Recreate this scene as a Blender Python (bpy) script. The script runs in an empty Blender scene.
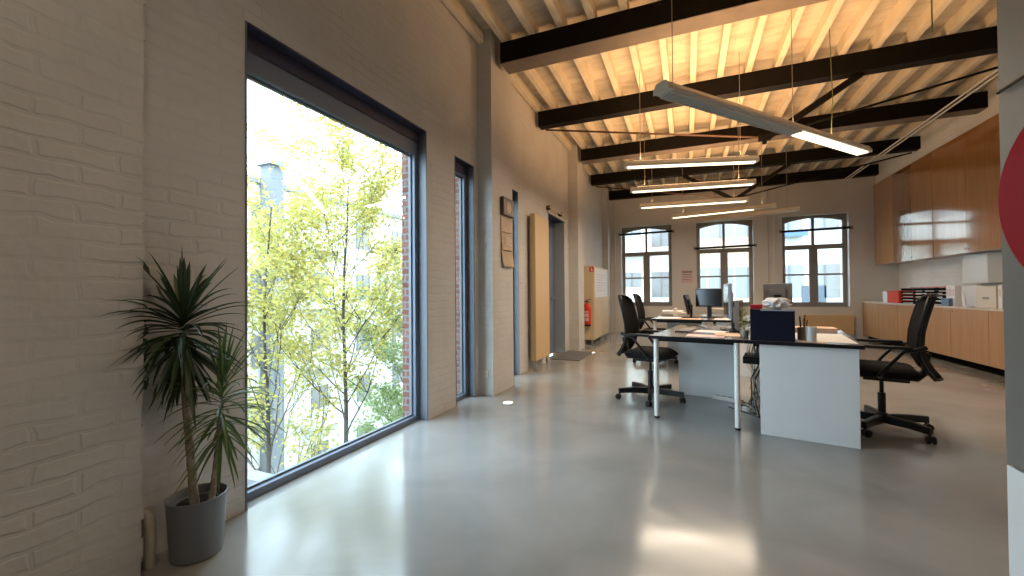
import bpy, math, random
from mathutils import Vector, Matrix
random.seed(7)
C = bpy.context.scene.collection
sc = bpy.context.scene
PI = math.pi
def R(d): return math.radians(d)

# ------------------------------------------------------------------ materials
def newmat(name):
    m = bpy.data.materials.new(name); m.use_nodes = True
    nt = m.node_tree; b = nt.nodes['Principled BSDF']
    return m, nt, b
def mat(name, col, rough=.5, metal=0., spec=.5, var=0., vs=6., bump=0., bs=40., emit=None, es=0., coat=0., stretch=None):
    m, nt, b = newmat(name); N = nt.nodes; L = nt.links
    b.inputs['Base Color'].default_value = (*col, 1); b.inputs['Roughness'].default_value = rough
    b.inputs['Metallic'].default_value = metal; b.inputs['Specular IOR Level'].default_value = spec
    if coat: b.inputs['Coat Weight'].default_value = coat; b.inputs['Coat Roughness'].default_value = .08
    if emit: b.inputs['Emission Color'].default_value = (*emit, 1); b.inputs['Emission Strength'].default_value = es
    tc = N.new('ShaderNodeTexCoord'); src = tc.outputs['Object']
    if stretch:
        mp = N.new('ShaderNodeMapping'); mp.inputs['Scale'].default_value = stretch; L.new(src, mp.inputs[0]); src = mp.outputs[0]
    if var:
        n = N.new('ShaderNodeTexNoise'); n.inputs['Scale'].default_value = vs; n.inputs['Detail'].default_value = 5
        L.new(src, n.inputs['Vector'])
        r = N.new('ShaderNodeValToRGB'); r.color_ramp.elements[0].position = .3; r.color_ramp.elements[1].position = .7
        r.color_ramp.elements[0].color = (*[c*(1-var) for c in col], 1); r.color_ramp.elements[1].color = (*[min(1, c*(1+var)) for c in col], 1)
        L.new(n.outputs[0], r.inputs[0]); L.new(r.outputs[0], b.inputs['Base Color'])
    if bump:
        n = N.new('ShaderNodeTexNoise'); n.inputs['Scale'].default_value = bs; n.inputs['Detail'].default_value = 3
        L.new(src, n.inputs['Vector'])
        bp = N.new('ShaderNodeBump'); bp.inputs['Strength'].default_value = bump; bp.inputs['Distance'].default_value = .01
        L.new(n.outputs[0], bp.inputs['Height']); L.new(bp.outputs[0], b.inputs['Normal'])
    return m

def brick_mat(name, c1, c2, cm, bw=.22, rh=.075, mort=.012, strength=.5, dist=.012, rough=.65, warp=.012, lump=.5, patch=.12):
    m, nt, b = newmat(name); N = nt.nodes; L = nt.links
    g = N.new('ShaderNodeNewGeometry'); sp = N.new('ShaderNodeSeparateXYZ'); L.new(g.outputs['Position'], sp.inputs[0])
    ad = N.new('ShaderNodeMath'); ad.operation = 'ADD'; L.new(sp.outputs[0], ad.inputs[0]); L.new(sp.outputs[1], ad.inputs[1])
    cb = N.new('ShaderNodeCombineXYZ'); L.new(ad.outputs[0], cb.inputs[0]); L.new(sp.outputs[2], cb.inputs[1])
    nz = N.new('ShaderNodeTexNoise'); nz.inputs['Scale'].default_value = 7; nz.inputs['Detail'].default_value = 2; L.new(g.outputs['Position'], nz.inputs['Vector'])
    sb = N.new('ShaderNodeVectorMath'); sb.operation = 'SUBTRACT'; L.new(nz.outputs['Color'], sb.inputs[0]); sb.inputs[1].default_value = (.5, .5, .5)
    sl = N.new('ShaderNodeVectorMath'); sl.operation = 'SCALE'; L.new(sb.outputs[0], sl.inputs[0]); sl.inputs['Scale'].default_value = warp*2.2
    av = N.new('ShaderNodeVectorMath'); av.operation = 'ADD'; L.new(cb.outputs[0], av.inputs[0]); L.new(sl.outputs[0], av.inputs[1])
    br = N.new('ShaderNodeTexBrick'); L.new(av.outputs[0], br.inputs['Vector'])
    br.inputs['Scale'].default_value = 1; br.inputs['Brick Width'].default_value = bw; br.inputs['Row Height'].default_value = rh
    br.inputs['Mortar Size'].default_value = mort; br.inputs['Mortar Smooth'].default_value = .6; br.inputs['Bias'].default_value = 0
    br.inputs['Color1'].default_value = (*c1, 1); br.inputs['Color2'].default_value = (*c2, 1); br.inputs['Mortar'].default_value = (*cm, 1)
    n2 = N.new('ShaderNodeTexNoise'); n2.inputs['Scale'].default_value = 3; n2.inputs['Detail'].default_value = 6; L.new(g.outputs['Position'], n2.inputs['Vector'])
    mr = N.new('ShaderNodeMapRange'); mr.inputs['To Min'].default_value = .86; mr.inputs['To Max'].default_value = 1.1; L.new(n2.outputs[0], mr.inputs[0])
    mx = N.new('ShaderNodeVectorMath'); mx.operation = 'SCALE'; L.new(br.outputs['Color'], mx.inputs[0]); L.new(mr.outputs[0], mx.inputs['Scale'])
    L.new(mx.outputs[0], b.inputs['Base Color'])
    # each brick stands a little proud or tilted, plus lumps of paint
    n3 = N.new('ShaderNodeTexNoise'); n3.inputs['Scale'].default_value = 14; n3.inputs['Detail'].default_value = 4; L.new(g.outputs['Position'], n3.inputs['Vector'])
    b2 = N.new('ShaderNodeTexBrick'); L.new(av.outputs[0], b2.inputs['Vector'])
    for k, v in (('Scale', 1), ('Brick Width', bw), ('Row Height', rh), ('Mortar Size', 0), ('Bias', 0)): b2.inputs[k].default_value = v
    b2.inputs['Color1'].default_value = (0, 0, 0, 1); b2.inputs['Color2'].default_value = (1, 1, 1, 1)
    h1 = N.new('ShaderNodeMath'); h1.operation = 'MULTIPLY_ADD'; nm = N.new('ShaderNodeTexNoise'); nm.inputs['Scale'].default_value = 2.3; nm.inputs['Detail'].default_value = 3; L.new(g.outputs['Position'], nm.inputs['Vector'])
    mk = N.new('ShaderNodeMapRange'); mk.inputs['From Min'].default_value = .44; mk.inputs['From Max'].default_value = .66; mk.inputs['To Min'].default_value = patch; L.new(nm.outputs[0], mk.inputs[0])
    mm = N.new('ShaderNodeMath'); mm.operation = 'MULTIPLY'; L.new(br.outputs['Fac'], mm.inputs[0]); L.new(mk.outputs[0], mm.inputs[1])
    L.new(mm.outputs[0], h1.inputs[0]); h1.inputs[1].default_value = -1; L.new(b2.outputs['Color'], h1.inputs[2])
    h1b = N.new('ShaderNodeMath'); h1b.operation = 'MULTIPLY_ADD'; L.new(b2.outputs['Color'], h1b.inputs[0]); h1b.inputs[1].default_value = -.55; L.new(h1.outputs[0], h1b.inputs[2])
    h2 = N.new('ShaderNodeMath'); h2.operation = 'MULTIPLY_ADD'; L.new(n3.outputs[0], h2.inputs[0]); h2.inputs[1].default_value = lump; L.new(h1b.outputs[0], h2.inputs[2])
    bp = N.new('ShaderNodeBump'); bp.inputs['Strength'].default_value = strength; bp.inputs['Distance'].default_value = dist
    L.new(h2.outputs[0], bp.inputs['Height']); L.new(bp.outputs[0], b.inputs['Normal'])
    b.inputs['Roughness'].default_value = rough; b.inputs['Specular IOR Level'].default_value = .35
    return m

def floor_mat():
    m, nt, b = newmat('polished_concrete'); N = nt.nodes; L = nt.links
    g = N.new('ShaderNodeNewGeometry')
    n = N.new('ShaderNodeTexNoise'); n.inputs['Scale'].default_value = 1.3; n.inputs['Detail'].default_value = 8; n.inputs['Distortion'].default_value = .6; L.new(g.outputs['Position'], n.inputs['Vector'])
    r = N.new('ShaderNodeValToRGB'); r.color_ramp.elements[0].position = .3; r.color_ramp.elements[1].position = .72
    r.color_ramp.elements[0].color = (.235, .235, .225, 1); r.color_ramp.elements[1].color = (.33, .33, .315, 1)
    L.new(n.outputs[0], r.inputs[0]); L.new(r.outputs[0], b.inputs['Base Color'])
    n2 = N.new('ShaderNodeTexNoise'); n2.inputs['Scale'].default_value = 4; n2.inputs['Detail'].default_value = 4; L.new(g.outputs['Position'], n2.inputs['Vector'])
    mr = N.new('ShaderNodeMapRange'); mr.inputs['To Min'].default_value = .10; mr.inputs['To Max'].default_value = .20; L.new(n2.outputs[0], mr.inputs[0])
    L.new(mr.outputs[0], b.inputs['Roughness']); b.inputs['Specular IOR Level'].default_value = .62
    n3 = N.new('ShaderNodeTexNoise'); n3.inputs['Scale'].default_value = 2.2; n3.inputs['Detail'].default_value = 1; L.new(g.outputs['Position'], n3.inputs['Vector'])
    bp = N.new('ShaderNodeBump'); bp.inputs['Strength'].default_value = .14; bp.inputs['Distance'].default_value = .02
    L.new(n3.outputs[0], bp.inputs['Height']); L.new(bp.outputs[0], b.inputs['Normal'])
    return m

def wood_mat(name, c1, c2, rough=.3, axis=2):
    m, nt, b = newmat(name); N = nt.nodes; L = nt.links
    tc = N.new('ShaderNodeTexCoord'); mp = N.new('ShaderNodeMapping')
    s = [14, 14, 14]; s[axis] = .9; mp.inputs['Scale'].default_value = s
    L.new(tc.outputs['Object'], mp.inputs[0])
    n = N.new('ShaderNodeTexNoise'); n.inputs['Scale'].default_value = 1.6; n.inputs['Detail'].default_value = 6; n.inputs['Distortion'].default_value = .4; L.new(mp.outputs[0], n.inputs['Vector'])
    r = N.new('ShaderNodeValToRGB'); r.color_ramp.elements[0].position = .3; r.color_ramp.elements[1].position = .7
    r.color_ramp.elements[0].color = (*c1, 1); r.color_ramp.elements[1].color = (*c2, 1)
    L.new(n.outputs[0], r.inputs[0]); L.new(r.outputs[0], b.inputs['Base Color']); b.inputs['Roughness'].default_value = rough
    if rough < .2: b.inputs['Specular IOR Level'].default_value = .6; b.inputs['Coat Weight'].default_value = 1; b.inputs['Coat IOR'].default_value = 1.55; b.inputs['Coat Roughness'].default_value = .08
    return m

def glass_mat():
    m = bpy.data.materials.new('window_glass'); m.use_nodes = True; nt = m.node_tree; N = nt.nodes; L = nt.links
    N.clear(); o = N.new('ShaderNodeOutputMaterial'); t = N.new('ShaderNodeBsdfTransparent'); g = N.new('ShaderNodeBsdfGlossy')
    t.inputs[0].default_value = (.93, .95, .94, 1); g.inputs['Roughness'].default_value = .02
    lw = N.new('ShaderNodeLayerWeight'); lw.inputs[0].default_value = .5; x = N.new('ShaderNodeMixShader')
    pw = N.new('ShaderNodeMath'); pw.operation = 'POWER'; L.new(lw.outputs['Facing'], pw.inputs[0]); pw.inputs[1].default_value = 4.
    f = N.new('ShaderNodeMath'); f.operation = 'MULTIPLY_ADD'; L.new(pw.outputs[0], f.inputs[0]); f.inputs[1].default_value = .45; f.inputs[2].default_value = .035
    L.new(f.outputs[0], x.inputs[0]); L.new(t.outputs[0], x.inputs[1]); L.new(g.outputs[0], x.inputs[2]); L.new(x.outputs[0], o.inputs[0])
    return m
def leaf_mat(name, ca, cb_, rough=.5, trans=.35):
    m, nt, b = newmat(name); N = nt.nodes; L = nt.links
    g = N.new('ShaderNodeNewGeometry'); r = N.new('ShaderNodeValToRGB')
    r.color_ramp.elements[0].color = (*ca, 1); r.color_ramp.elements[1].color = (*cb_, 1)
    L.new(g.outputs['Random Per Island'], r.inputs[0]); L.new(r.outputs[0], b.inputs['Base Color'])
    b.inputs['Roughness'].default_value = rough
    tr = N.new('ShaderNodeBsdfTranslucent'); L.new(r.outputs[0], tr.inputs[0]); x = N.new('ShaderNodeMixShader'); x.inputs[0].default_value = trans
    L.new(b.outputs[0], x.inputs[1]); L.new(tr.outputs[0], x.inputs[2]); L.new(x.outputs[0], N['Material Output'].inputs[0])
    return m

WALL = (.56, .505, .44)
M = dict(
 brickw=brick_mat('white_painted_brick', (.59, .575, .55), (.57, .555, .53), (.56, .55, .525), strength=.42, dist=.009, warp=.024, lump=1.0, bw=.23, rh=.070),
 brickl=brick_mat('painted_brick_lit_tone', (.87, .84, .78), (.85, .82, .76), (.83, .80, .74), strength=.3, dist=.006, warp=.006),  # brightened colour stands in for light on the wall under the cabinets
 redbrick=brick_mat('red_brick', (.13, .042, .028), (.21, .085, .055), (.17, .155, .14), bw=.21, rh=.062, strength=.4, warp=.003, rough=.85),
 plaster=mat('painted_plaster', (.64, .615, .575), .6, var=.05, vs=1.5, bump=.15, bs=18),
 greyplaster=mat('grey_wall_shade_tone', (.15, .14, .122), .5, spec=.3, var=.04, vs=1.2, bump=.08, bs=20),
 lowpanel=mat('panel_lit_tone', (.66, .67, .66), .4, var=.03, vs=2),
 floor=floor_mat(),
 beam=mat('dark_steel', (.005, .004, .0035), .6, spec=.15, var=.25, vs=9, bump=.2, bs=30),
 beamu=mat('steel_underside_lit_tone', (.17, .135, .105), .6, var=.15, vs=5),  # lit copy of the beam steel, light put into the colour
 joist=mat('cream_painted_wood', (.70, .62, .48), .6, var=.08, vs=5, bump=.15, bs=24),
 frame=mat('slate_grey_aluminium', (.15, .185, .25), .42, var=.05),
 liner=mat('grey_blue_lining', (.13, .15, .175), .45, var=.05),
 doorliner=mat('lining_daylit_tone', (.30, .34, .39), .45),  # lighter copy of the lining, imitates daylight on the door reveal
 framedark=mat('dark_slate_aluminium', (.03, .034, .075), .45),
 framefar=mat('brown_grey_window_paint', (.23, .215, .195), .5, var=.05),
 glass=glass_mat(),
 black=mat('black_plastic', (.007, .007, .008), .4, spec=.3),
 blackmesh=mat('black_mesh_fabric', (.009, .009, .010), .85, spec=.15, bump=.4, bs=400),
 blacktop=mat('dark_desk_laminate', (.16, .135, .12), .22, var=.1, vs=4),
 matteblack=mat('matt_black_board', (.004, .004, .004), .95, spec=.02),
 edge=mat('black_edge_band', (.006, .006, .008), .5, spec=.2),
 white=mat('white_melamine', (.70, .71, .70), .35, var=.02),
 whitemetal=mat('white_lacquered_steel', (.78, .77, .74), .3),
 wood=wood_mat('honey_wood_veneer', (.38, .20, .09), (.46, .255, .125), .34),
 woodup=wood_mat('orange_wood_veneer', (.38, .160, .050), (.46, .21, .070), .12),
 cabside=mat('white_cabinet_carcass', (.62, .57, .5), .4),
 tan=mat('tan_lacquer', (.60, .42, .22), .42, var=.03, vs=2),
 beige=mat('beige_lacquer', (.62, .49, .32), .42, var=.03, vs=2),
 red=mat('red_paint', (.36, .010, .016), .5, spec=.15),
 redplastic=mat('bright_red_plastic', (.62, .05, .022), .6, spec=.2),
 navy=mat('navy_board', (.002, .0035, .014), .6, spec=.2),
 paper=mat('white_paper', (.74, .74, .75), .6),
 peach=mat('peach_paper', (.72, .47, .30), .6),
 pink=mat('pink_paper', (.66, .48, .46), .6),
 kraft=mat('kraft_paper', (.50, .38, .27), .7, var=.08, vs=8),
 darkwood=mat('dark_brown_wood', (.07, .035, .02), .35),
 alu=mat('brushed_aluminium', (.45, .46, .47), .32, metal=.85),
 alugrey=mat('grey_lacquered_lamp_body', (.60, .59, .57), .4, metal=.1),
 louvre=mat('lamp_louvre', (.16, .16, .165), .3, metal=.6),
 lampon=mat('lit_lamp_diffuser', (.9, .85, .75), .5, emit=(1., .82, .56), es=2.0),
 lampup=mat('lit_lamp_top', (.9, .85, .75), .5, emit=(1., .62, .28), es=5),
 lampoff=mat('unlit_lamp_diffuser', (.62, .58, .50), .5),
 steel=mat('steel_wire', (.35, .33, .30), .4, metal=.7),
 greencord=mat('yellow_green_cord', (.12, .15, .03), .5),
 pot=mat('grey_planter', (.17, .185, .205), .5, var=.04, bump=.1, bs=60),
 soil=mat('dark_soil', (.012, .009, .007), .95, bump=.8, bs=60),
 bark=mat('pale_plant_stem', (.33, .28, .22), .8, var=.3, vs=30, bump=.6, bs=70),
 drac=leaf_mat('dark_green_strap_leaf', (.022, .05, .026), (.06, .10, .045), .38, .15),
 drac2=leaf_mat('light_green_strap_leaf', (.05, .10, .035), (.15, .22, .06), .4, .3),
 leafy=leaf_mat('yellow_green_tree_leaf', (.33, .34, .11), (.60, .50, .12), .6, .45),
 leafg=leaf_mat('green_tree_leaf', (.20, .29, .13), (.34, .40, .15), .6, .45),
 treebark=mat('tree_bark', (.075, .06, .05), .9, var=.3, vs=12, bump=.5, bs=40),
 facade=mat('white_render', (.58, .55, .50), .8, var=.03, vs=.5),
 facade2=mat('grey_render', (.15, .155, .16), .8, var=.05, vs=.7),
 peachwall=mat('peach_render', (.44, .29, .20), .8, var=.04, vs=.6),
 dwin=mat('dark_window_pane', (.21, .20, .19), .5),
 screen2=mat('dark_blue_grey_door', (.07, .085, .11), .5),
 bluesign=mat('blue_awning', (.06, .12, .30), .5),
 paving=mat('pinkish_roof_felt', (.13, .105, .10), .8, var=.08, vs=2),
 coping=mat('pale_coping', (.20, .20, .195), .7),
 ground=mat('courtyard_green', (.06, .09, .035), .9, var=.3, vs=1),
 rubber=mat('grey_mat', (.13, .13, .13), .9, bump=.5, bs=200),
 socket=mat('white_plastic', (.6, .58, .54), .4),
 screen=mat('black_screen', (.01, .01, .012), .12),
 monback=mat('silver_monitor_back', (.36, .40, .45), .4, metal=.2),
 brownback=mat('taupe_monitor_back', (.17, .145, .125), .5),
 clearglass=None, blue=mat('blue_binder', (.10, .16, .30), .4),
 spot=mat('lit_floor_light', (.9, .85, .8), .4, emit=(1., .88, .7), es=5),
 cream=mat('cream_plastic', (.60, .54, .44), .45),
)
def clear_mat():
    m, nt, b = newmat('clear_glass'); b.inputs['Transmission Weight'].default_value = 1; b.inputs['Roughness'].default_value = .03
    b.inputs['Base Color'].default_value = (.92, .95, .95, 1); return m
M['clearglass'] = clear_mat(); M['frosted'] = clear_mat(); M['frosted'].node_tree.nodes['Principled BSDF'].inputs['Transmission Weight'].default_value = .35

# ------------------------------------------------------------------ mesh helper
class MB:
    def __init__(s): s.v = []; s.f = []; s.mi = []; s.cur = 0
    def add(s, vs, fs):
        o = len(s.v); s.v += [tuple(v) for v in vs]
        for f in fs: s.f.append(tuple(o+i for i in f)); s.mi.append(s.cur)
        return s
    def slot(s, i): s.cur = i; return s
    def box(s, x0, x1, y0, y1, z0, z1):
        vs = [(x, y, z) for z in (z0, z1) for y in (y0, y1) for x in (x0, x1)]
        return s.add(vs, [(0, 2, 3, 1), (4, 5, 7, 6), (0, 1, 5, 4), (2, 6, 7, 3), (0, 4, 6, 2), (1, 3, 7, 5)])
    def bar(s, a, b, w, h, up=(0, 0, 1)):
        a = Vector(a); b = Vector(b); d = (b-a).normalized(); up = Vector(up)
        if abs(d.dot(up)) > .99: up = Vector((1, 0, 0))
        r = d.cross(up).normalized(); u = r.cross(d)
        vs = [p + r*(i*w/2) + u*(j*h/2) for p in (a, b) for i, j in ((-1, -1), (1, -1), (1, 1), (-1, 1))]
        return s.add(vs, [(0, 3, 2, 1), (4, 5, 6, 7), (0, 1, 5, 4), (1, 2, 6, 5), (2, 3, 7, 6), (3, 0, 4, 7)])
    def tube(s, pts, r, n=8, cap=True):
        pts = [Vector(p) for p in pts]; rs = r if isinstance(r, (list, tuple)) else [r]*len(pts)
        o = len(s.v); prev = None
        for i, p in enumerate(pts):
            d = (pts[min(i+1, len(pts)-1)] - pts[max(i-1, 0)]).normalized()
            if prev is None:
                a = Vector((0, 0, 1)) if abs(d.z) < .9 else Vector((1, 0, 0)); prev = d.cross(a).normalized()
            prev = (prev - d*prev.dot(d)); prev = prev.normalized() if prev.length > 1e-6 else d.orthogonal().normalized()
            q = d.cross(prev)
            for k in range(n):
                t = 2*PI*k/n; s.v.append(tuple(p + (prev*math.cos(t)+q*math.sin(t))*rs[i]))
        for i in range(len(pts)-1):
            for k in range(n):
                a = o+i*n+k; b = o+i*n+(k+1) % n; s.f.append((a, b, b+n, a+n)); s.mi.append(s.cur)
        if cap:
            s.f.append(tuple(o+k for k in range(n))[::-1]); s.mi.append(s.cur)
            s.f.append(tuple(o+(len(pts)-1)*n+k for k in range(n))); s.mi.append(s.cur)
        return s
    def lathe(s, prof, c=(0, 0, 0), n=32, sx=1, sy=1, axis='z'):
        o = len(s.v); c = Vector(c)
        for r, z in prof:
            for k in range(n):
                t = 2*PI*k/n; p = Vector((r*math.cos(t)*sx, r*math.sin(t)*sy, z))
                if axis == 'x': p = Vector((p.z, p.x, p.y))
                if axis == 'y': p = Vector((p.y, p.z, p.x))
                s.v.append(tuple(c+p))
        for i in range(len(prof)-1):
            for k in range(n):
                a = o+i*n+k; b = o+i*n+(k+1) % n; s.f.append((a, b, b+n, a+n)); s.mi.append(s.cur)
        if prof[0][0] > 0: s.f.append(tuple(o+k for k in range(n))[::-1]); s.mi.append(s.cur)
        if prof[-1][0] > 0: s.f.append(tuple(o+(len(prof)-1)*n+k for k in range(n))); s.mi.append(s.cur)
        return s
    def prism(s, poly, a0, a1, plane='xz'):
        def P(p, a): return {'xz': (p[0], a, p[1]), 'yz': (a, p[0], p[1]), 'xy': (p[0], p[1], a)}[plane]
        n = len(poly); vs = [P(p, a0) for p in poly]+[P(p, a1) for p in poly]
        return s.add(vs, [tuple(range(n)), tuple(range(2*n-1, n-1, -1))]+[(i, i+n, (i+1) % n+n, (i+1) % n) for i in range(n)])
    def grid(s, fn, nu, nv, thick=0):
        o = len(s.v)
        for i in range(nu+1):
            for j in range(nv+1): s.v.append(tuple(fn(i/nu, j/nv)))
        for i in range(nu):
            for j in range(nv):
                a = o+i*(nv+1)+j; s.f.append((a, a+1, a+nv+2, a+nv+1)); s.mi.append(s.cur)
        return s
    def build(s, name, mats, parent=None, smooth=False, bevel=0, solid=0, sub=0, fixn=True):
        me = bpy.data.meshes.new(name); me.from_pydata(s.v, [], s.f); me.update()
        for m in (mats if isinstance(mats, (list, tuple)) else [mats]): me.materials.append(m)
        for p, k in zip(me.polygons, s.mi): p.material_index = k
        if fixn:
            import bmesh
            bm = bmesh.new(); bm.from_mesh(me); bmesh.ops.recalc_face_normals(bm, faces=bm.faces); bm.to_mesh(me); bm.free()
        if smooth:
            me.polygons.foreach_set('use_smooth', [True]*len(me.polygons))
            try: me.set_sharp_from_angle(angle=R(38))
            except Exception: pass
        o = bpy.data.objects.new(name, me); C.objects.link(o)
        if parent: o.parent = parent
        if solid: k = o.modifiers.new('solid', 'SOLIDIFY'); k.thickness = solid; k.offset = 0
        if bevel: k = o.modifiers.new('bevel', 'BEVEL'); k.width = bevel; k.segments = 2; k.limit_method = 'ANGLE'
        if sub: k = o.modifiers.new('sub', 'SUBSURF'); k.levels = sub; k.render_levels = sub
        return o
def tag(o, label, cat, group=None, kind=None):
    if label: o['label'] = label
    if cat: o['category'] = cat
    if group: o['group'] = group
    if kind: o['kind'] = kind
    return o
def thing(name, label, cat, loc=(0, 0, 0), rz=0, group=None):
    o = bpy.data.objects.new(name, None); C.objects.link(o); o.location = loc; o.rotation_euler = (0, 0, rz)
    o.empty_display_size = .05
    return tag(o, label, cat, group)
def struct(o, label=None):
    o['kind'] = 'structure'
    if label: o['label'] = label
    return o
def sroot(name, label=None):
    o = bpy.data.objects.new(name, None); C.objects.link(o); return struct(o, label)
def dup(root, loc, rz, label=None, group=None):
    r = root.copy(); C.objects.link(r); r.location = loc; r.rotation_euler = (0, 0, rz)
    if label: r['label'] = label
    if group: r['group'] = group
    for ch in list(root.children):
        c = ch.copy(); C.objects.link(c); c.parent = r
        for g in ch.children:
            d = g.copy(); C.objects.link(d); d.parent = c
    return r

# ------------------------------------------------------------------ camera
H = 1.13
def camera():
    yaw, pit, rol = R(22.935), R(.671), R(-.467)
    cy, sy = math.cos(yaw), math.sin(yaw)
    fwd = Vector((-sy, cy, 0)); rt = Vector((cy, sy, 0)); up = Vector((0, 0, 1))
    f = math.cos(pit)*fwd + math.sin(pit)*up; u = -math.sin(pit)*fwd + math.cos(pit)*up
    r2 = math.cos(rol)*rt + math.sin(rol)*u; u2 = -math.sin(rol)*rt + math.cos(rol)*u
    mw = Matrix((r2, u2, -f)).transposed().to_4x4(); mw.translation = (0, 0, H)
    cd = bpy.data.cameras.new('camera'); co = bpy.data.objects.new('camera', cd); C.objects.link(co)
    co.matrix_world = mw; cd.sensor_width = 36; cd.lens = 416*36/1024; cd.clip_start = .05; cd.clip_end = 300
    sc.camera = co
camera()

# ------------------------------------------------------------------ room shell
XL = -2.15; XR = 4.3; YF = 11.8; YB = -3.0; ZD = 4.06; ZJ = 3.92; ZB = 3.69
fl = MB().box(XL-.1, XR+.2, YB-.2, YF+.2, -.15, 0).build('floor', M['floor']); struct(fl)

# openings in the left wall: (y0, y1, ztop)
OP = [(1.47, 3.135, 2.59), (3.62, 4.03, 2.52), (4.78, 5.32, 2.52), (6.66, 7.64, 2.47)]
wl = MB(); y = YB
XW = XL-.145
for (a, b, zt) in OP:
    wl.box(XW, XL, y, a, 0, ZD); wl.box(XW, XL, a, b, zt, ZD); y = b
wl.box(XW, XL, y, YF, 0, ZD)
# brick pier closest to the camera: its corner has toothed courses
rows = 54; ch = ZD/rows; ys = []
rr = random.Random(3)
for i in range(rows):
    e = .975 + rr.uniform(-.005, .005) + (.003 if i % 2 else -.003)
    x1 = -2.045
    wl.box(XL-.02, x1, YB, e, i*ch, (i+1)*ch)
# wall piers carrying the first, third and last beams
wl.box(XL-.02, -1.975, 4.12, 4.70, 0, ZD); wl.box(XL-.02, -1.96, 7.95, 8.42, 0, ZD); wl.box(XL-.02, -1.99, 11.45, YF, 0, ZD)
wl = wl.build('wall_left', M['brickw']); struct(wl)
# outer leaf of the left wall in red brick
wo = MB(); y = YB
for (a, b, zt) in OP:
    e = 0 if a > 6 else .03
    wo.box(XL-.25, XW, y, a+e, -1.2, 4.2); wo.box(XL-.25, XW, a+e, b-e, zt, 4.2)
    wo.box(XL-.25, XW, a+e, b-e, -1.2, -.16); y = b-e
wo.box(XL-.25, XW, y, YF+.2, -1.2, 4.2)
struct(wo.build('wall_outer_left', M['redbrick']))

# far wall with three segmental arched windows
FW = [(-1.69, -.39), (.215, 1.50), (2.11, 3.415)]
ZS, ZC, ZW0 = 2.80, 2.92, .74
def arch(x0, x1, zs, zc, n=14):
    w = (x1-x0)/2; h = zc-zs; r = (w*w+h*h)/(2*h); cx = (x0+x1)/2; cz = zc-r; a = math.asin(w/r)
    return [(cx+r*math.sin(-a+2*a*i/n), cz+r*math.cos(-a+2*a*i/n)) for i in range(n+1)]
wf = MB(); x = XL-.2; YF2 = YF+.36
for (a, b) in FW:
    wf.box(x, a, YF, YF2, 0, ZD); wf.box(a, b, YF, YF2, 0, ZW0)
    wf.box(a, b, YF, YF2, ZC, ZD)
    x = b
wf.box(x, XR+.2, YF, YF2, 0, ZD)
wf.box(1.93, 1.99, YF-.03, YF, 0, ZD)
struct(wf.build('wall_back', M['plaster']))
wr = MB().box(XR, XR+.2, 1.9, YF+.2, 0, ZD).box(3.92, XR, 2.06, YF, 3.50, ZD).build('wall_right', M['brickl']); struct(wr)
# near right wall, two cladding fields: tones imitate light below, shade above
XP, YP = 1.04, 2.06
wn = MB().box(XP, XR+.2, YB, YP, .512, ZD).build('wall_right_near', M['greyplaster']); struct(wn)
wn2 = MB().box(XP, XR+.2, YB, YP, 0, .503).build('wall_right_lower', M['lowpanel']); struct(wn2)
MB().box(XP+.01, XR+.1, YB, YP-.01, .505, .513).build('trim_1', M['edge'])['kind'] = 'structure'
struct(MB().box(XL-.3, XR+.2, YB-.2, YB, 0, ZD).build('wall_front', M['plaster']))

# ceiling deck with joists and steel beams
def deck_mat():
    m, nt, b = newmat('cream_ceiling_boards'); N = nt.nodes; L = nt.links
    g = N.new('ShaderNodeNewGeometry'); mp = N.new('ShaderNodeMapping'); mp.inputs['Scale'].default_value = (1.2, 4, 1); L.new(g.outputs['Position'], mp.inputs[0])
    n = N.new('ShaderNodeTexNoise'); n.inputs['Scale'].default_value = 2.2; n.inputs['Detail'].default_value = 5; L.new(mp.outputs[0], n.inputs['Vector'])
    r = N.new('ShaderNodeValToRGB'); r.color_ramp.elements[0].position = .34; r.color_ramp.elements[1].position = .55
    r.color_ramp.elements[0].color = (.50, .44, .34, 1); r.color_ramp.elements[1].color = (.62, .56, .45, 1)
    L.new(n.outputs[0], r.inputs[0]); L.new(r.outputs[0], b.inputs['Base Color']); b.inputs['Roughness'].default_value = .7
    br = N.new('ShaderNodeTexBrick'); L.new(g.outputs['Position'], br.inputs['Vector'])
    for k, v in (('Scale', 1), ('Brick Width', 1.1), ('Row Height', .16), ('Mortar Size', .006)): br.inputs[k].default_value = v
    bp = N.new('ShaderNodeBump'); bp.invert = True; bp.inputs['Strength'].default_value = .8; bp.inputs['Distance'].default_value = .012
    L.new(br.outputs['Fac'], bp.inputs['Height']); L.new(bp.outputs[0], b.inputs['Normal'])
    return m
struct(MB().box(XL-.4, XR+.3, YB-.2, YF2, ZD, ZD+.12).build('ceiling', deck_mat()))
BY = [(4.20, 4.45), (6.04, 6.20), (7.98, 8.22), (9.82, 9.98), (11.62, 11.78)]
xs = []
x = .094 - .3235*6
xs = [.094 + .3235*k for k in range(-6, 13)]
jm = MB().box(-.036, .036, YB+.01, YF-.01, 0, ZD-ZJ).build('ceiling_joist', M['joist'], bevel=.004)
JL = 'cream painted wooden ceiling joist resting across the dark steel beams'
tag(jm, JL, 'joist', 'ceiling joists above the beams'); jm.location = (-2.10, 0, ZJ)
jm.location.x = -2.10
for xx in xs:
    c = jm.copy(); C.objects.link(c); c.location = (xx, 0, ZJ)
    if xx > XR-.06: c.location.x = XR-.06
BL = ['broad dark steel beam with lit brown underside, nearest the camera', 'dark steel beam, second from the camera, with tie rods below',
      'broad steel beam, third from the camera, above the row of lit lamps', 'dark steel beam, fourth from the camera, with tie rods above the thin lamps',
      'dark steel beam against the far wall above the arched windows']
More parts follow.
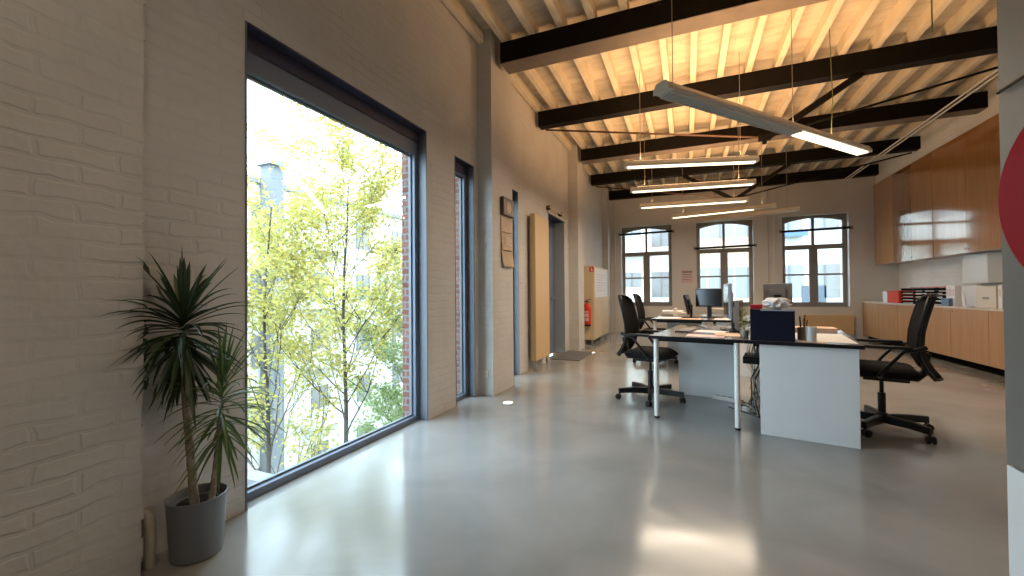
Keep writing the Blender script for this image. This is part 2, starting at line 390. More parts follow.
for i, (y0, y1) in enumerate(BY):
    bt = thing('ceiling_beam', BL[i], 'beam', (0, (y0+y1)/2, ZB), 0, 'steel beams across the ceiling'); yc = (y0+y1)/2; d = (y1-y0)/2
    x0 = -1.90 if i in (0, 2) else (-1.985 if i == 4 else -2.10); x1 = 3.92
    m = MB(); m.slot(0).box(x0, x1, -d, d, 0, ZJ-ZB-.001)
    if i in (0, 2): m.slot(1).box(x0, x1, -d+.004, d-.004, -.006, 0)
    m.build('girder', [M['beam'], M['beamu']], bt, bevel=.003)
    if i in (1, 3):
        nx = .92; nz = 3.07-ZB
        MB().tube([(x0+.1, 0, -.04), (nx-.05, 0, nz+.02)], .014).build('tie_rod', M['darkwood'], bt)
        MB().tube([(nx+.05, 0, nz+.02), (x1-.1, 0, -.04)], .014).build('tie_rod', M['beam'], bt)
        if i == 3: MB().bar((nx-.02, 0, nz), (nx-1.0, 0, 0), .07, .07).build('brace', M['beam'], bt)
        MB().bar((nx+.02, 0, nz), (nx+1.0, 0, 0), .07, .07).build('brace', M['beam'], bt)
        MB().box(nx-.07, nx+.07, -.03, .03, nz-.03, nz+.05).tube([(nx, 0, nz-.03), (nx, 0, nz-.07)], .03).build('node_plate', M['beam'], bt, bevel=.01)
# conduits running along the room below the beams
for dx in (0, .07):
    tag(MB().tube([(3.33+dx, YP, 3.665), (3.33+dx, YF-.01, 3.665)], .012).build('conduit', M['whitemetal']), 'thin metal conduit running along the room just below the beams', 'pipe', 'paired metal conduits below the beams')
tag(MB().tube([(XP-.012, YB+.3, 1.83), (XP-.012, YP-.02, 1.83)], .006).build('wall_cable', M['black']), 'thin dark cable running along the grey wall beside the hose reel', 'cable')

# ------------------------------------------------------------------ left windows
def left_window(n, y0, y1, zt, door=False):
    w = sroot('door_4' if door else 'window_%d' % n); ML = M['doorliner'] if door else M['liner']
    m = MB(); xi = XL-.085 if not door else XL-.19; t = .012
    m.box(xi, XL+.002, y1-t, y1, 0, zt); m.box(xi, XL+.002, y0, y0+t, 0, zt); m.build('reveal_lining', ML, w)
    MB().box(xi, XL+.002, y0+t, y1-t, zt-t, zt).box(xi-.01, xi+.015, y0+t, y1-t, zt-.10, zt-t).build('head_lining', M['framedark'], w)
    fw = .05 if not door else .08; xo = xi-.055
    hd = .22 if n == 1 else .12
    f = MB(); a, b = y0+t, y1-t
    f.box(xo, xi, a, a+fw, .0, zt-t); f.box(xo, xi, b-fw, b, .0, zt-t)
    f.box(xo, xi, a+fw, b-fw, zt-hd, zt-t); f.box(xo, xi, a+fw, b-fw, 0, .045 if n != 4 else .12)
    f.build('window_frame' if not door else 'door_frame', M['frame'], w, bevel=.004)
    MB().box(xo-.004, xo+.02, a+fw, b-fw, .045, .058).box(xo-.004, xo+.02, a+fw, b-fw, zt-hd-.013, zt-hd).box(xo-.004, xo+.02, b-fw-.014, b-fw, .058, zt-hd-.013).build('glazing_bead', M['liner'], w)
    MB().box(xo+.024, xo+.030, a+fw, b-fw, .045, zt-hd).build('pane', M['glass'], w)
    if door:
        MB().box(xo+.012, xo+.05, a+fw, b-fw, .12, zt-.13).build('door_leaf', M['frame'], w, bevel=.004)
        MB().tube([(xi, b-.30, 1.03), (xi+.05, b-.30, 1.03), (xi+.05, b-.18, 1.03)], .010).build('door_handle', M['alu'], w)
    else:
        MB().box(XL-.28, xo-.004, y0+.02, y1-.02, -.16, -.12).build('outer_sill', M['frame'], w)
    return w
for i, (a, b, z) in enumerate(OP): left_window(i+1, a, b, z, i == 3)

# ------------------------------------------------------------------ far windows
def far_window(n, x0, x1):
    w = sroot('window_%d' % n); yo, yi = YF+.20, YF+.14
    z0 = ZW0; cx = (x0+x1)/2; fw = .085
    ai = arch(x0+fw, x1-fw, ZS-.03, ZC-.06); ar = [(p[0], ZC) for p in ai]
    f = MB()
    for i in range(len(ar)-1): f.prism([ai[i], ai[i+1], ar[i+1], ar[i]], yi, yo)
    f.box(x0, x0+fw, yi, yo, z0, ZC); f.box(x1-fw, x1, yi, yo, z0, ZC)
    f.box(x0+fw, x1-fw, yi, yo, z0, z0+.11)
    zt = 2.17; f.box(x0+fw, x1-fw, yi, yo, zt-.055, zt+.055)
    f.box(cx-.03, cx+.03, yi+.01, yo, zt+.055, ZC-.062)
    f.box(cx-.085, cx+.085, yi-.012, yo, z0+.11, zt-.055)
    f.build('window_frame', M['framefar'], w, bevel=.004)
    g = MB()
    for s in (-1, 1):
        a, b = (x0+fw, cx-.085) if s < 0 else (cx+.085, x1-fw)
        g.box(a, b, yi+.01, yo-.01, 1.49, 1.53)
    g.build('glazing_bar', M['framefar'], w)
    MB().prism([(x0+fw*.5, z0+.05), (x1-fw*.5, z0+.05)]+arch(x0+fw*.5, x1-fw*.5, ZS-.01, ZC-.03)[::-1], yo-.03, yo-.024).build('pane', M['glass'], w)
    MB().box(x0-.0, x1+.0, YF+.002, yi, z0-.001, z0+.012).build('window_sill', M['framefar'], w)
    return w
for i, (a, b) in enumerate(FW): far_window(5+i, a, b)
RZ = [(2.70, 2.74), (2.24, 2.26), (2.53, 2.59)]
RL = ['dark rod across the upper part of the left arched window', 'dark rod lowered across the middle arched window', 'dark rod across the upper part of the right arched window']
for (a, b), (z0, z1), lb in zip(FW, RZ, RL):
    t = thing('blind_rod', lb, 'blind', ((a+b)/2, YF-.02, (z0+z1)/2), 0, 'rods across the far windows'); hw = (b-a)/2+.05
    MB().tube([(-hw, 0, -.01), (hw, 0, .01)], .028).build('rod', M['edge'], t, smooth=True)
    for s in (-1, 1): MB().box(s*hw-.02, s*hw+.02, -.03, .019, -.04, .04).build('bracket', M['framefar'], t)
for (xx, lb) in ((-1.86, 'thin vertical pipe on the far wall left of the arched windows'), (1.80, 'thin vertical pipe on the far wall between middle and right windows')):
    tag(MB().tube([(xx, YF-.03, 0), (xx, YF-.03, ZB)], .018).build('heating_pipe', M['plaster']), lb, 'pipe')

# ------------------------------------------------------------------ pendant lamps
def lamp(a, b, label, lit=(0, 1), zc=2.70, w=.10, cables=(.12, .88), body_mat='alugrey', group='linear pendant lamps in a row', up=None):
    a = Vector(a); b = Vector(b); mid = (a+b)/2; L = (b-a).length; rz = math.atan2(b.y-a.y, b.x-a.x)
    t = thing('pendant_lamp', label, 'lamp', (mid.x, mid.y, zc), rz, group)
    h = L/2; hw = w/2
    MB().prism([(-hw, 0), (hw, 0), (hw, .025), (hw*.62, .07), (-hw*.62, .07), (-hw, .025)], -h, h, 'yz').build('lamp_body', M[body_mat], t, bevel=.003)
    l0, l1 = -h+L*lit[0]+.03, -h+L*lit[1]-.03
    if lit[1] > lit[0]: MB().box(l0, l1, -hw*.72, hw*.72, -.012, .0).build('diffuser', M['lampon'], t)
    if lit[0] > .05 or lit[1] <= lit[0]:
        e = l0-.04 if lit[1] > lit[0] else h-.03
        if body_mat == 'alugrey':
            MB().box(-h+.05, e, -hw*.6, hw*.6, -.004, 0).build('louvre', M['louvre'], t)
            s = MB(); x = -h+.05
            while x < e: s.box(x, x+.006, -hw*.72, hw*.72, -.018, 0); x += .035
            s.box(-h+.05, e, -hw*.8, -hw*.7, -.02, 0).box(-h+.05, e, hw*.7, hw*.8, -.02, 0)
            s.build('louvre_blades', M['alugrey'], t)
        else: MB().box(-h+.05, e, -hw*.6, hw*.6, -.012, 0).build('diffuser', M['lampoff'], t)
    if up: MB().box(-h+.1, h-.1, -hw*.35, hw*.35, .07, .074).build('uplight_strip', M['lampup'], t)
    for s in (-1, 1): MB().prism([(-hw-.003, -.004), (hw+.003, -.004), (hw+.003, .027), (hw*.64, .074), (-hw*.64, .074), (-hw-.003, .027)], s*h-.006, s*h+.006, 'yz').build('end_cap', M[body_mat], t)
    for c in cables:
        x = -h+L*c; MB().tube([(x, 0, .07), (x, 0, ZD-zc)], .0035, 6).build('suspension_wire', M['steel'], t)
    return t
lamp((-.175, 3.45), (1.88, 5.97), 'long slanting pendant lamp with dark louvre and one lit end, nearest', (.575, 1), w=.15, cables=(.04, .56), up=True, group='linear pendant lamps')
lamp((-.71, 5.37), (.79, 5.81), 'lit pendant lamp with broad housing, topmost of the stacked row', up=True)
lamp((-.81, 6.74), (.92, 7.0), 'lit pendant lamp second from top in the stacked row', up=True)
lamp((-.81, 8.10), (.98, 8.28), 'thin lit pendant lamp third from top in the stacked row', up=False)
lamp((-.30, 9.50), (1.54, 9.10), 'thin lit pendant lamp fourth from top, just above the middle arched window', (0, .82), body_mat='cream')
lamp((.37, 10.3), (2.03, 9.65), 'unlit pale pendant lamp between the middle and right arched windows', (0, 0), body_mat='cream')
t = thing('electric_cord', 'yellow green cord hanging to the long slanting lamp', 'cord', (0, 0, 0)); (MB().tube([(1.45, 5.50, 2.78), (1.46, 5.46, 3.2), (1.45, 5.5, ZD)], .004).build('cord', M['greencord'], t))
t = thing('electric_cord', 'short yellow green cord dangling from the ceiling near upper right corner', 'cord', (0, 0, 0)); (MB().tube([(2.05, 4.9, 3.45), (2.05, 4.9, ZD)], .006).build('cord', M['greencord'], t))

# ------------------------------------------------------------------ left wall items
t = thing('potted_dracaena', 'tall potted dracaena with two leafy crowns beside the large window', 'plant', (-1.995, 1.150, 0))
pr_ = [(.080, 0), (.090, .004), (.096, .02), (.110, .252), (.113, .258), (.109, .26), (.104, .252), (.101, .225)]
MB().lathe(pr_, n=48).build('pot', M['pot'], t, smooth=True)
MB().lathe([(.001, .228), (.101, .224)], n=32).build('soil', M['soil'], t)
def stem(p, r0, r1): 
    n = 18; q = []
    for i in range(n):
        s = i/(n-1)*(len(p)-1); k = min(int(s), len(p)-2); u = s-k; q.append(Vector(p[k]).lerp(Vector(p[k+1]), u))
    return MB().tube(q, [(r0+(r1-r0)*i/(n-1))*(1+.10*(i % 2)) for i in range(n)], 10)
s1 = [(.01, -.015, .21), (-.010, -.02, .42), (-.025, -.03, .64), (-.035, -.035, .92)]
s2 = [(.045, .03, .21), (.052, .045, .36), (.060, .062, .58)]
stem(s1, .017, .012).build('stem', M['bark'], t, smooth=True)
stem(s2, .013, .009).build('stem', M['bark'], t, smooth=True)
def crown(c, n, ln, wd, seed, hi=85, lo=-35, vert=.13, clampx=-.14):
    r = random.Random(seed); m = MB(); c = Vector(c)
    for i in range(n):
        az = r.uniform(0, 2*PI); f = i/n
        el = R(hi+(lo-hi)*f**.8 + r.uniform(-10, 10)); L = ln*r.uniform(.7, 1.08); w = wd*r.uniform(.8, 1.2)
        base = c + Vector((0, 0, vert*(.5-f))); d = Vector((math.cos(az)*math.cos(el), math.sin(az)*math.cos(el), math.sin(el)))
        side = d.cross(Vector((0, 0, 1))).normalized(); droop = r.uniform(.4, 1.0); S = 9; o = len(m.v); p = base.copy()
        for k in range(S+1):
            s = k/S; ww = w*max(.03, math.sin(PI*min(1, .12+s*.88))**.7)
            up = side.cross(d).normalized()
            pp = p.copy()
            lim = clampx
            if pp.x < lim: pp.x = lim + (pp.x-lim)*.04
            for q in (pp-side*ww, pp+up*(-ww*.5), pp+side*ww): m.v.append((max(q.x, lim-.004 if q.y > -.155 else -.043), q.y, q.z))
            d = (d + Vector((0, 0, -1))*droop*.17*math.cos(math.asin(max(-1, min(1, d.z))))*(.4+s)).normalized()
            p = p + d*(L/S)
        for k in range(S):
            a = o+k*3
            for j in (0, 1): m.f.append((a+j, a+j+1, a+j+4, a+j+3)); m.mi.append(0)
    return m
crown((-.035, -.035, .95), 140, .30, .0108, 5, hi=84, lo=-78, vert=.20).build('foliage', M['drac'], t, fixn=False)
crown((.060, .065, .62), 105, .27, .0062, 12, hi=80, lo=-48, vert=.26, clampx=-.13).build('foliage', M['drac2'], t, fixn=False)

tag(MB().tube([(-2.085, 1.02, 0), (-2.085, 1.02, .17), (-2.095, 1.02, .195), (-2.12, 1.02, .205), (-2.15, 1.02, .205)], [.020, .020, .022, .020, .018], 14).build('heating_pipe', M['cream'], smooth=True),
    'short white pipe rising from the floor beside the plant pot', 'pipe')

# socket, clock, papers on the first pier
t = thing('wall_socket', 'small white power socket low on the side of the brick pier', 'socket', (-2.07, 4.118, .24))
MB().box(-.04, .04, -.012, 0, -.04, .04).build('cover_plate', M['socket'], t, bevel=.006); MB().lathe([(.022, -.0135), (.018, -.010)], axis='y', n=16).build('socket_face', M['cream'], t)
t = thing('wall_clock', 'dark brown wooden box clock above the hanging papers', 'clock', (-1.975, 4.50, 2.12))
MB().box(0, .05, -.165, .15, -.09, .12).build('clock_case', M['darkwood'], t, bevel=.01)
MB().lathe([(.07, .0505), (.068, .054), (.001, .054)], c=(0, -.03, .01), axis='x', n=24).build('clock_face', M['kraft'], t)
for i, (z0, z1, ln) in enumerate(((1.84, 2.03, 0), (1.63, 1.84, .006), (1.44, 1.64, .02))):
    lb = ['kraft paper sheet, topmost of three pinned on the pier below the clock', 'kraft paper sheet with writing, middle of three pinned on the pier', 'kraft paper sheet with curled lower corner, lowest of three on the pier'][i]
    t = thing('paper_sheet', lb, 'paper', (-1.972, 4.50, z0), 0, 'papers pinned on the pier')
    m = MB().grid(lambda u, v: (.006+.018*(1-v)**2*math.sin(u*PI*.9+.3)+ln*(1-v), -.16+.32*u+ln*(1-v), (z1-z0)*v), 8, 8)
    m.build('sheet', M['kraft'], t, solid=.002)
    k = MB()
    for j in range(6): k.box(.027+ln, .029+ln, -.10, .10-.03*(j % 3), .06+j*.018, .064+j*.018)
    if i == 1: k.build('writing', M['paper'], t)

# tall flat radiator
t = thing('tall_radiator', 'tall flat tan radiator panel standing upright on the left wall', 'radiator', (-2.15, 5.87, 0))
MB().box(.05, .13, -.22, .42, .14, 2.28).build('panel', M['tan'], t, bevel=.012)
MB().box(.02, .048, -.20, .38, .18, 2.25).build('back_fins', M['framefar'], t)
for yy in (-.16, .36): MB().tube([(.10, yy, 0), (.10, yy, .15)], .012).lathe([(.018, .05), (.022, .06), (.022, .09), (.018, .10)], c=(.10, yy, 0), n=12).build('valve_pipe', M['alu'], t, smooth=True)
# rail above door
t = thing('curtain_rail', 'thin rail on brackets above the grey glass door', 'rail', (-2.15, 7.15, 2.52))
MB().tube([(.06, -.60, .02), (.06, .60, .02)], .012).build('rod', M['cream'], t)
for yy in (-.58, .1): MB().box(0, .07, yy-.012, yy+.012, -.02, .05).build('bracket', M['darkwood'], t)
MB().box(0, .03, -.56, .56, -.06, -.02).build('head_strip', M['cream'], t)
tag(MB().box(-2.14, -1.66, 6.74, 7.78, .0, .012).build('door_mat', M['rubber'], bevel=.004), 'flat grey door mat on the floor before the glass door', 'mat')
for (xx, yy, lb) in ((-1.716, 3.925, 'round glowing light set in the floor beside the nearest brick pier'), (-1.66, 7.75, 'round glowing light set in the floor beside the door mat')):
    t = thing('floor_light', lb, 'light', (xx, yy, 0), 0, 'lights set in the floor')
    MB().lathe([(.062, 0), (.062, .004), (.046, .005)], n=24).build('rim', M['alu'], t)
    MB().lathe([(.046, .0052), (.001, .0062)], n=24).build('lens', M['spot'], t)

# cabinet with poster and fire extinguisher
t = thing('storage_cabinet', 'tall beige cabinet standing against the left wall past the door', 'cabinet', (-2.12, 8.90, 0))
MB().box(0, .25, 0, 1.75, .10, 1.70).build('body', M['beige'], t, bevel=.006)
MB().box(.251, .262, .01, .87, .115, 1.685).build('door', M['beige'], t, bevel=.003); MB().box(.251, .262, .88, 1.74, .115, 1.685).build('door', M['beige'], t, bevel=.003)
for yy in (.06, 1.69):
    for xx in (.04, .21): MB().box(xx-.02, xx+.02, yy-.02, yy+.02, 0, .10).build('foot', M['alu'], t)
t = thing('poster', 'white poster on the upper front of the tall beige cabinet', 'poster', (-1.857, 9.0, 1.32))
MB().box(0, .004, 0, 1.45, -.30, .34).build('sheet', M['paper'], t)
k = MB()
for j in range(7): k.box(.004, .0055, .15, 1.2-.2*(j % 3), .20-j*.06, .212-j*.06)
k.build('printed_lines', M['alu'], t)
t = thing('fire_extinguisher_sign', 'small red square sign with white extinguisher symbol on cabinet', 'sign', (-1.905, 8.899, 1.62))
MB().box(-.05, .05, -.004, 0, -.05, .05).build('plate', M['redplastic'], t)
MB().box(-.012, .010, -.006, -.004, -.035, .02).box(-.006, .004, -.006, -.004, .02, .032).box(-.022, -.004, -.006, -.004, .028, .034).box(.020, .034, -.006, -.004, -.03, .0).build('symbol', M['paper'], t)
t = thing('fire_extinguisher', 'red fire extinguisher with black hose mounted on the beige cabinet side', 'fire extinguisher', (-1.985, 8.80, .42))
MB().lathe([(.055, .0), (.072, .01), (.075, .03), (.075, .38), (.066, .43), (.035, .465), (.022, .48), (.022, .50)], n=28).build('cylinder', M['redplastic'], t, smooth=True)
MB().lathe([(.058, -.012), (.077, -.01), (.077, .03)], n=28).build('base_ring', M['black'], t)
MB().box(-.02, .02, -.02, .02, .50, .53).bar((-.01, 0, .535), (.09, -.02, .56), .02, .012).bar((-.01, 0, .50), (.08, -.02, .50), .018, .01).build('valve_handle', M['black'], t, bevel=.003)
MB().tube([(-.02, 0, .515), (-.09, -.01, .52), (-.115, -.01, .45), (-.11, -.01, .25), (-.095, -.01, .08)], [.012, .012, .012, .012, .02], 10).build('hose', M['black'], t, smooth=True)
k = MB()
for (z0, z1) in ((.10, .17), (.19, .26), (.28, .31)):
    k.grid(lambda u, v: (.0762*math.cos(-PI/2+(u-.5)*1.1), .0762*math.sin(-PI/2+(u-.5)*1.1), z0+(z1-z0)*v), 8, 1)
k.build('label', M['pink'], t)
MB().box(-.03, .03, .073, .10, .2, .3).build('bracket', M['black'], t)

# poster on far wall
t = thing('poster', 'small pink printed notice on the far wall between left and middle windows', 'poster', (-.02, YF-.003, 1.53))
MB().box(-.14, .14, -.002, 0, -.18, .17).build('sheet', M['pink'], t)
MB().box(-.12, .12, -.004, -.002, .09, .13).box(-.12, .10, -.004, -.002, .03, .05).box(-.10, .12, -.004, -.002, -.03, -.015).box(-.12, .06, -.004, -.002, -.10, -.085).build('printed_lines', M['framefar'], t)
# radiator under far windows
t = thing('panel_radiator', 'low beige panel radiator beneath the right arched window', 'radiator', (2.98, YF-.06, 0))
MB().box(-.50, .48, -.05, .03, .12, .56).build('panel', M['tan'], t, bevel=.01); MB().box(-.44, .44, .03, .055, .2, .5).build('bracket', M['alu'], t)
MB().tube([(.52, 0, 0), (.52, 0, .2), (.47, 0, .2)], .012).build('valve_pipe', M['alu'], t)

# ------------------------------------------------------------------ desks
RA = R(-10)
def desk(loc, rz, label, legs_front=True, W=.745, D=1.40, mirror=False, pu=(.10, .70)):
    t = thing('office_desk', label, 'desk', (loc[0], loc[1], 0), rz, 'office desks')
    m = MB(); m.slot(1).box(0, W-.003, 0, D, .712, .7385); m.slot(0).box(.004, W-.007, .004, D-.004, .7385, .7405)
    m.build('tabletop', [M['blacktop'], M['edge']], t, bevel=.002)
    vl = .06 if legs_front else D-.06; vp = D-.30 if legs_front else .055
    for u in (.05, W-.055):
        lg = MB().tube([(u, vl, .02), (u, vl, .712)], .021, 18).build('leg', M['whitemetal'], t, smooth=True)
        MB().lathe([(.018, 0), (.022, .003), (.022, .02)], c=(u, vl, 0), n=16).build('leg_foot', M['black'], lg)
    MB().box(pu[0], pu[1], vp-.011, vp+.011, .0, .712).build('side_panel', M['white'], t, bevel=.002)
    MB().box(.06, W-.06, min(vl, vp)+.03, max(vl, vp)-.02, .685, .711).build('underframe', M['edge'], t)
    return t
O = Vector((-.33, 3.90)); ux = Vector((math.cos(RA), math.sin(RA))); vx = Vector((-math.sin(RA), math.cos(RA)))
def dk(u, v, z=.7405): p = O+ux*u+vx*v; return (p.x, p.y, z)
desk(O, RA, 'dark topped desk on two round white legs, left of the nearest pair', True, pu=(.035, .62))
desk(O+ux*.745, RA, 'desk with broad white end panel facing the camera, right of nearest pair', False, pu=(.105, .715))
RB = R(-4); O2 = Vector((-.50, 6.30)); u2 = Vector((math.cos(RB), math.sin(RB))); v2 = Vector((-math.sin(RB), math.cos(RB)))
def dk2(u, v, z=.7405): p = O2+u2*u+v2*v; return (p.x, p.y, z)
desk(O2, RB, 'further desk covered in papers, left of the far pair', True)
desk(O2+u2*.745, RB, 'further desk behind the navy box, right of the far pair', False)

# ------------------------------------------------------------------ office chair (faces +x)
def office_chair(label, loc, rz, caster_rot=.25):
    t = thing('office_chair', label, 'chair', (*loc, 0), rz, 'black office chairs')
    b = MB(); b.lathe([(.045, .075), (.05, .09), (.04, .13), (.032, .14)], n=16)
    cr = []
    for k in range(5):
        a = caster_rot + k*2*PI/5; d = Vector((math.cos(a), math.sin(a), 0)); n = Vector((-d.y, d.x, 0)); z = Vector((0, 0, 1))
        p = []
        for (r, w, z0, z1) in ((.03, .028, .062, .125), (.20, .024, .070, .124), (.335, .021, .066, .115)):
            p += [d*r-n*w+z*z0, d*r+n*w+z*z0, d*r+n*w*.8+z*z1, d*r-n*w*.8+z*z1]
        b.add(p, [(0, 1, 5, 4), (1, 2, 6, 5), (2, 3, 7, 6), (3, 0, 4, 7), (4, 5, 9, 8), (5, 6, 10, 9), (6, 7, 11, 10), (7, 4, 8, 11), (3, 2, 1, 0), (8, 9, 10, 11)])
        cr.append(d*.325)
    b.build('star_base', M['black'], t, bevel=.004)
    for c in cr:
        m = MB(); m.tube([c+Vector((0, 0, .045)), c+Vector((0, 0, .08))], .008)
        a = random.uniform(0, PI); ax = Vector((math.cos(a), math.sin(a), 0)); off = Vector((-ax.y, ax.x, 0))*.014
        for s in (-1, 1):
            p = c+off+ax*(s*.016)+Vector((0, 0, .0285))
            m.tube([p-ax*.010, p-ax*.007, p+ax*.007, p+ax*.010], [.022, .0285, .0285, .022], 18)
        m.tube([c+off-ax*.008+Vector((0, 0, .036)), c+off+ax*.008+Vector((0, 0, .036))], .02, 12)
        m.build('caster', M['black'], t)
    MB().tube([(0, 0, .12), (0, 0, .30)], .026, 16).tube([(0, 0, .30), (0, 0, .42)], .014, 16).build('gas_column', M['black'], t, smooth=True)
    MB().box(-.16, .12, -.09, .09, .405, .455).box(-.02, .02, -.17, -.09, .42, .43).tube([(-.20, 0, .43), (-.26, 0, .50)], .03).build('mechanism', M['black'], t, bevel=.012)
    # seat cushion
    def sf(u, v):
        x = -.22+.47*u; w = .235*(1-.10*abs(2*u-1)**3); y = (2*v-1)*w
        e = max(abs(2*u-1)**6, abs(2*v-1)**6); zz = .535-.045*e+.012*(2*v-1)**2-(.03*max(0, u-.8)/.2)
        return (x, y, zz)
    def sb(u, v):
        x, y, z = sf(u, v); return (x*.97, y*.97, .450+(.02*max(0, abs(2*u-1)-.6)))
    n = 12; o = MB(); o.grid(sf, n, n); k = len(o.v); o.grid(sb, n, n)
    rim = [i*(n+1) for i in range(n+1)] + [n*(n+1)+j for j in range(1, n+1)] + [i*(n+1)+n for i in range(n-1, -1, -1)] + [j for j in range(n-1, 0, -1)]
    for i in range(len(rim)):
        a = rim[i]; c = rim[(i+1) % len(rim)]; o.f.append((a, c, c+k, a+k)); o.mi.append(0)
    o.build('seat', M['blackmesh'], t, smooth=True, sub=1)
    MB().box(-.20, .20, -.19, .19, .44, .455).build('seat_pan', M['black'], t, bevel=.008)
    # backrest: s-curved mesh panel with lumbar tail
    prof = [(-.345, .455, .13), (-.30, .52, .165), (-.262, .60, .19), (-.245, .70, .205), (-.252, .80, .212), (-.272, .90, .212), (-.298, 1.0, .20), (-.314, 1.055, .175), (-.326, 1.09, .125)]
    def pf(s):
        f = s*(len(prof)-1); i = min(int(f), len(prof)-2); u = f-i
        return [prof[i][j]*(1-u)+prof[i+1][j]*u for j in range(3)]
    def bf(u, v):
        x, z, w = pf(u); q = 2*v-1; return (x+.055*q*q, q*w, z-(.02*q**4 if u > .9 else 0))
    MB().grid(bf, 24, 12).build('backrest', M['blackmesh'], t, smooth=True, solid=.016)
    fr = []
    for i in range(25): fr.append(bf(i/24, 0))
    for j in range(1, 12): fr.append(bf(1, j/12))
    for i in range(24, -1, -1): fr.append(bf(i/24, 1))
    for j in range(11, 0, -1): fr.append(bf(0, j/12))
    fr.append(fr[0]); MB().tube(fr, .0125, 8, cap=False).build('back_frame', M['black'], t, smooth=True)
    MB().bar((-.24, 0, .46), (-.275, 0, .64), .09, .03, up=(1, 0, 0)).build('back_bracket', M['black'], t, bevel=.008)
    for s in (-1, 1):
        ar = MB().tube([(.02, s*.20, .455), (.03, s*.235, .47), (-.03, s*.25, .56), (-.11, s*.25, .665), (-.19, s*.24, .685), (-.235, s*.225, .70)], [.014, .016, .013, .013, .014, .016], 10).build('armrest', M['black'], t, smooth=True)
        MB().box(-.16, .16, s*.25-.03, s*.25+.03, .68, .705).build('arm_pad', M['black'], ar, bevel=.012)
    return t
c1 = office_chair('black office chair at the left side of the nearest desk, side view', (-.375, 4.62), R(-10), R(-77))
dup(c1, (-.50, 7.05, 0), R(-4), 'black office chair further back, partly hidden behind the nearest left chair')
dup(c1, (1.435, 4.28, 0), R(166), 'black office chair at the right, facing left toward the white panelled desk')

# ------------------------------------------------------------------ things on the desks
def flat(name, label, cat, uv, size, ang, mt, fn=dk, th=.003, z=.7410, group=None):
    p = fn(*uv, z); o = MB().box(-size[0]/2, size[0]/2, -size[1]/2, size[1]/2, 0, th).build(name, M[mt]); o.location = p; o.rotation_euler = (0, 0, RA+R(ang)); return tag(o, label, cat, group)
flat('paper_sheet', 'pinkish paper sheet at the front edge of the left near desk', 'paper', (.44, .17), (.30, .21), 3, 'pink')
flat('paper_sheet', 'peach paper sheet on left near desk beside the cables', 'paper', (.60, .36), (.20, .28), 12, 'peach')
flat('paper_sheet', 'white paper sheet in the middle of the left near desk', 'paper', (.42, .62), (.29, .21), -8, 'paper')
flat('paper_sheet', 'large white sheet along the right front of the right near desk', 'paper', (1.27, .46), (.36, .75), 2, 'paper')
flat('paper_sheet', 'peach paper strip in front of the large white sheet', 'paper', (1.17, .045), (.22, .055), 0, 'peach')
flat('envelope', 'flat orange envelope stack at the back of the right near desk', 'envelope', (1.26, 1.22), (.34, .24), 2, 'peach', th=.03)
# navy box file
t = thing('file_box', 'dark navy file box standing on the front of the right near desk', 'box', dk(.79, .01, .7410), RA)
w, d, h = .295, .22, .245
MB().box(0, w, 0, .006, 0, h).box(0, w, d-.006, d, 0, h*.86).box(0, .006, .006, d-.006, 0, h).box(w-.006, w, .006, d-.006, 0, h*.86).box(.006, w-.006, .006, d-.006, 0, .006).build('box_shell', M['navy'], t, bevel=.002)
for k in range(5):
    MB().box(.012+.054*k, .055+.054*k, .02, d-.02, .007, h*.9+.01*(k % 2)).build('file', M[['paper', 'bluesign', 'paper', 'pink', 'paper'][k]], t)
MB().box(.07, w, -.001, .0, h-.012, h-.001).build('top_edge', M['monback'], t)
o = MB().box(-.04, .04, -.06, .06, 0, .035).build('notebook', M['red'], bevel=.004); o.location = dk(.83, .10, .7410+.245); o.rotation_euler = (0, 0, RA); tag(o, 'small red box lying on top of the navy file box', 'box')
# crumpled white paper
r = random.Random(4); m = MB()
def crump(u, v):
    a = 2*PI*u; e = PI*v; q = 1+.22*math.sin(5*a+3*e)+.15*math.sin(9*a-4*e)
    return (.085*q*math.sin(e)*math.cos(a)-.01, .06*q*math.sin(e)*math.sin(a), .042*(1-math.cos(e))*(1+.25*math.sin(3*a)*math.sin(e)))
o = MB().grid(crump, 26, 14).build('paper_bag', M['paper']); o.location = dk(.98, .14, .7410+.246); tag(o, 'crumpled white paper bag lying on the navy file box', 'bag')
# glass tumbler and colourful stack beside the box
t = thing('drinking_glass', 'clear glass tumbler on the right near desk beside navy box', 'glass', dk(1.185, .085), RA)
MB().lathe([(.030, 0), (.034, .004), (.036, .115), (.0335, .115), (.031, .01), (.001, .008)], n=28).build('tumbler', M['frosted'], t, smooth=True)
t = thing('pen_holder', 'grey pen holder with dark pens between navy box and tumbler', 'pen holder', dk(1.14, .20), RA)
MB().lathe([(.035, 0), (.038, .003), (.038, .10), (.035, .10), (.034, .006), (.001, .005)], n=20).build('cup', M['framefar'], t, smooth=True)
for k in range(5): MB().tube([(.01*math.cos(k*1.3), .01*math.sin(k*1.3), .01), (.028*math.cos(k*1.3), .028*math.sin(k*1.3), .16+.01*k)], .004, 6).build('pen', M[['black', 'red', 'framefar', 'black', 'darkwood'][k]], t)

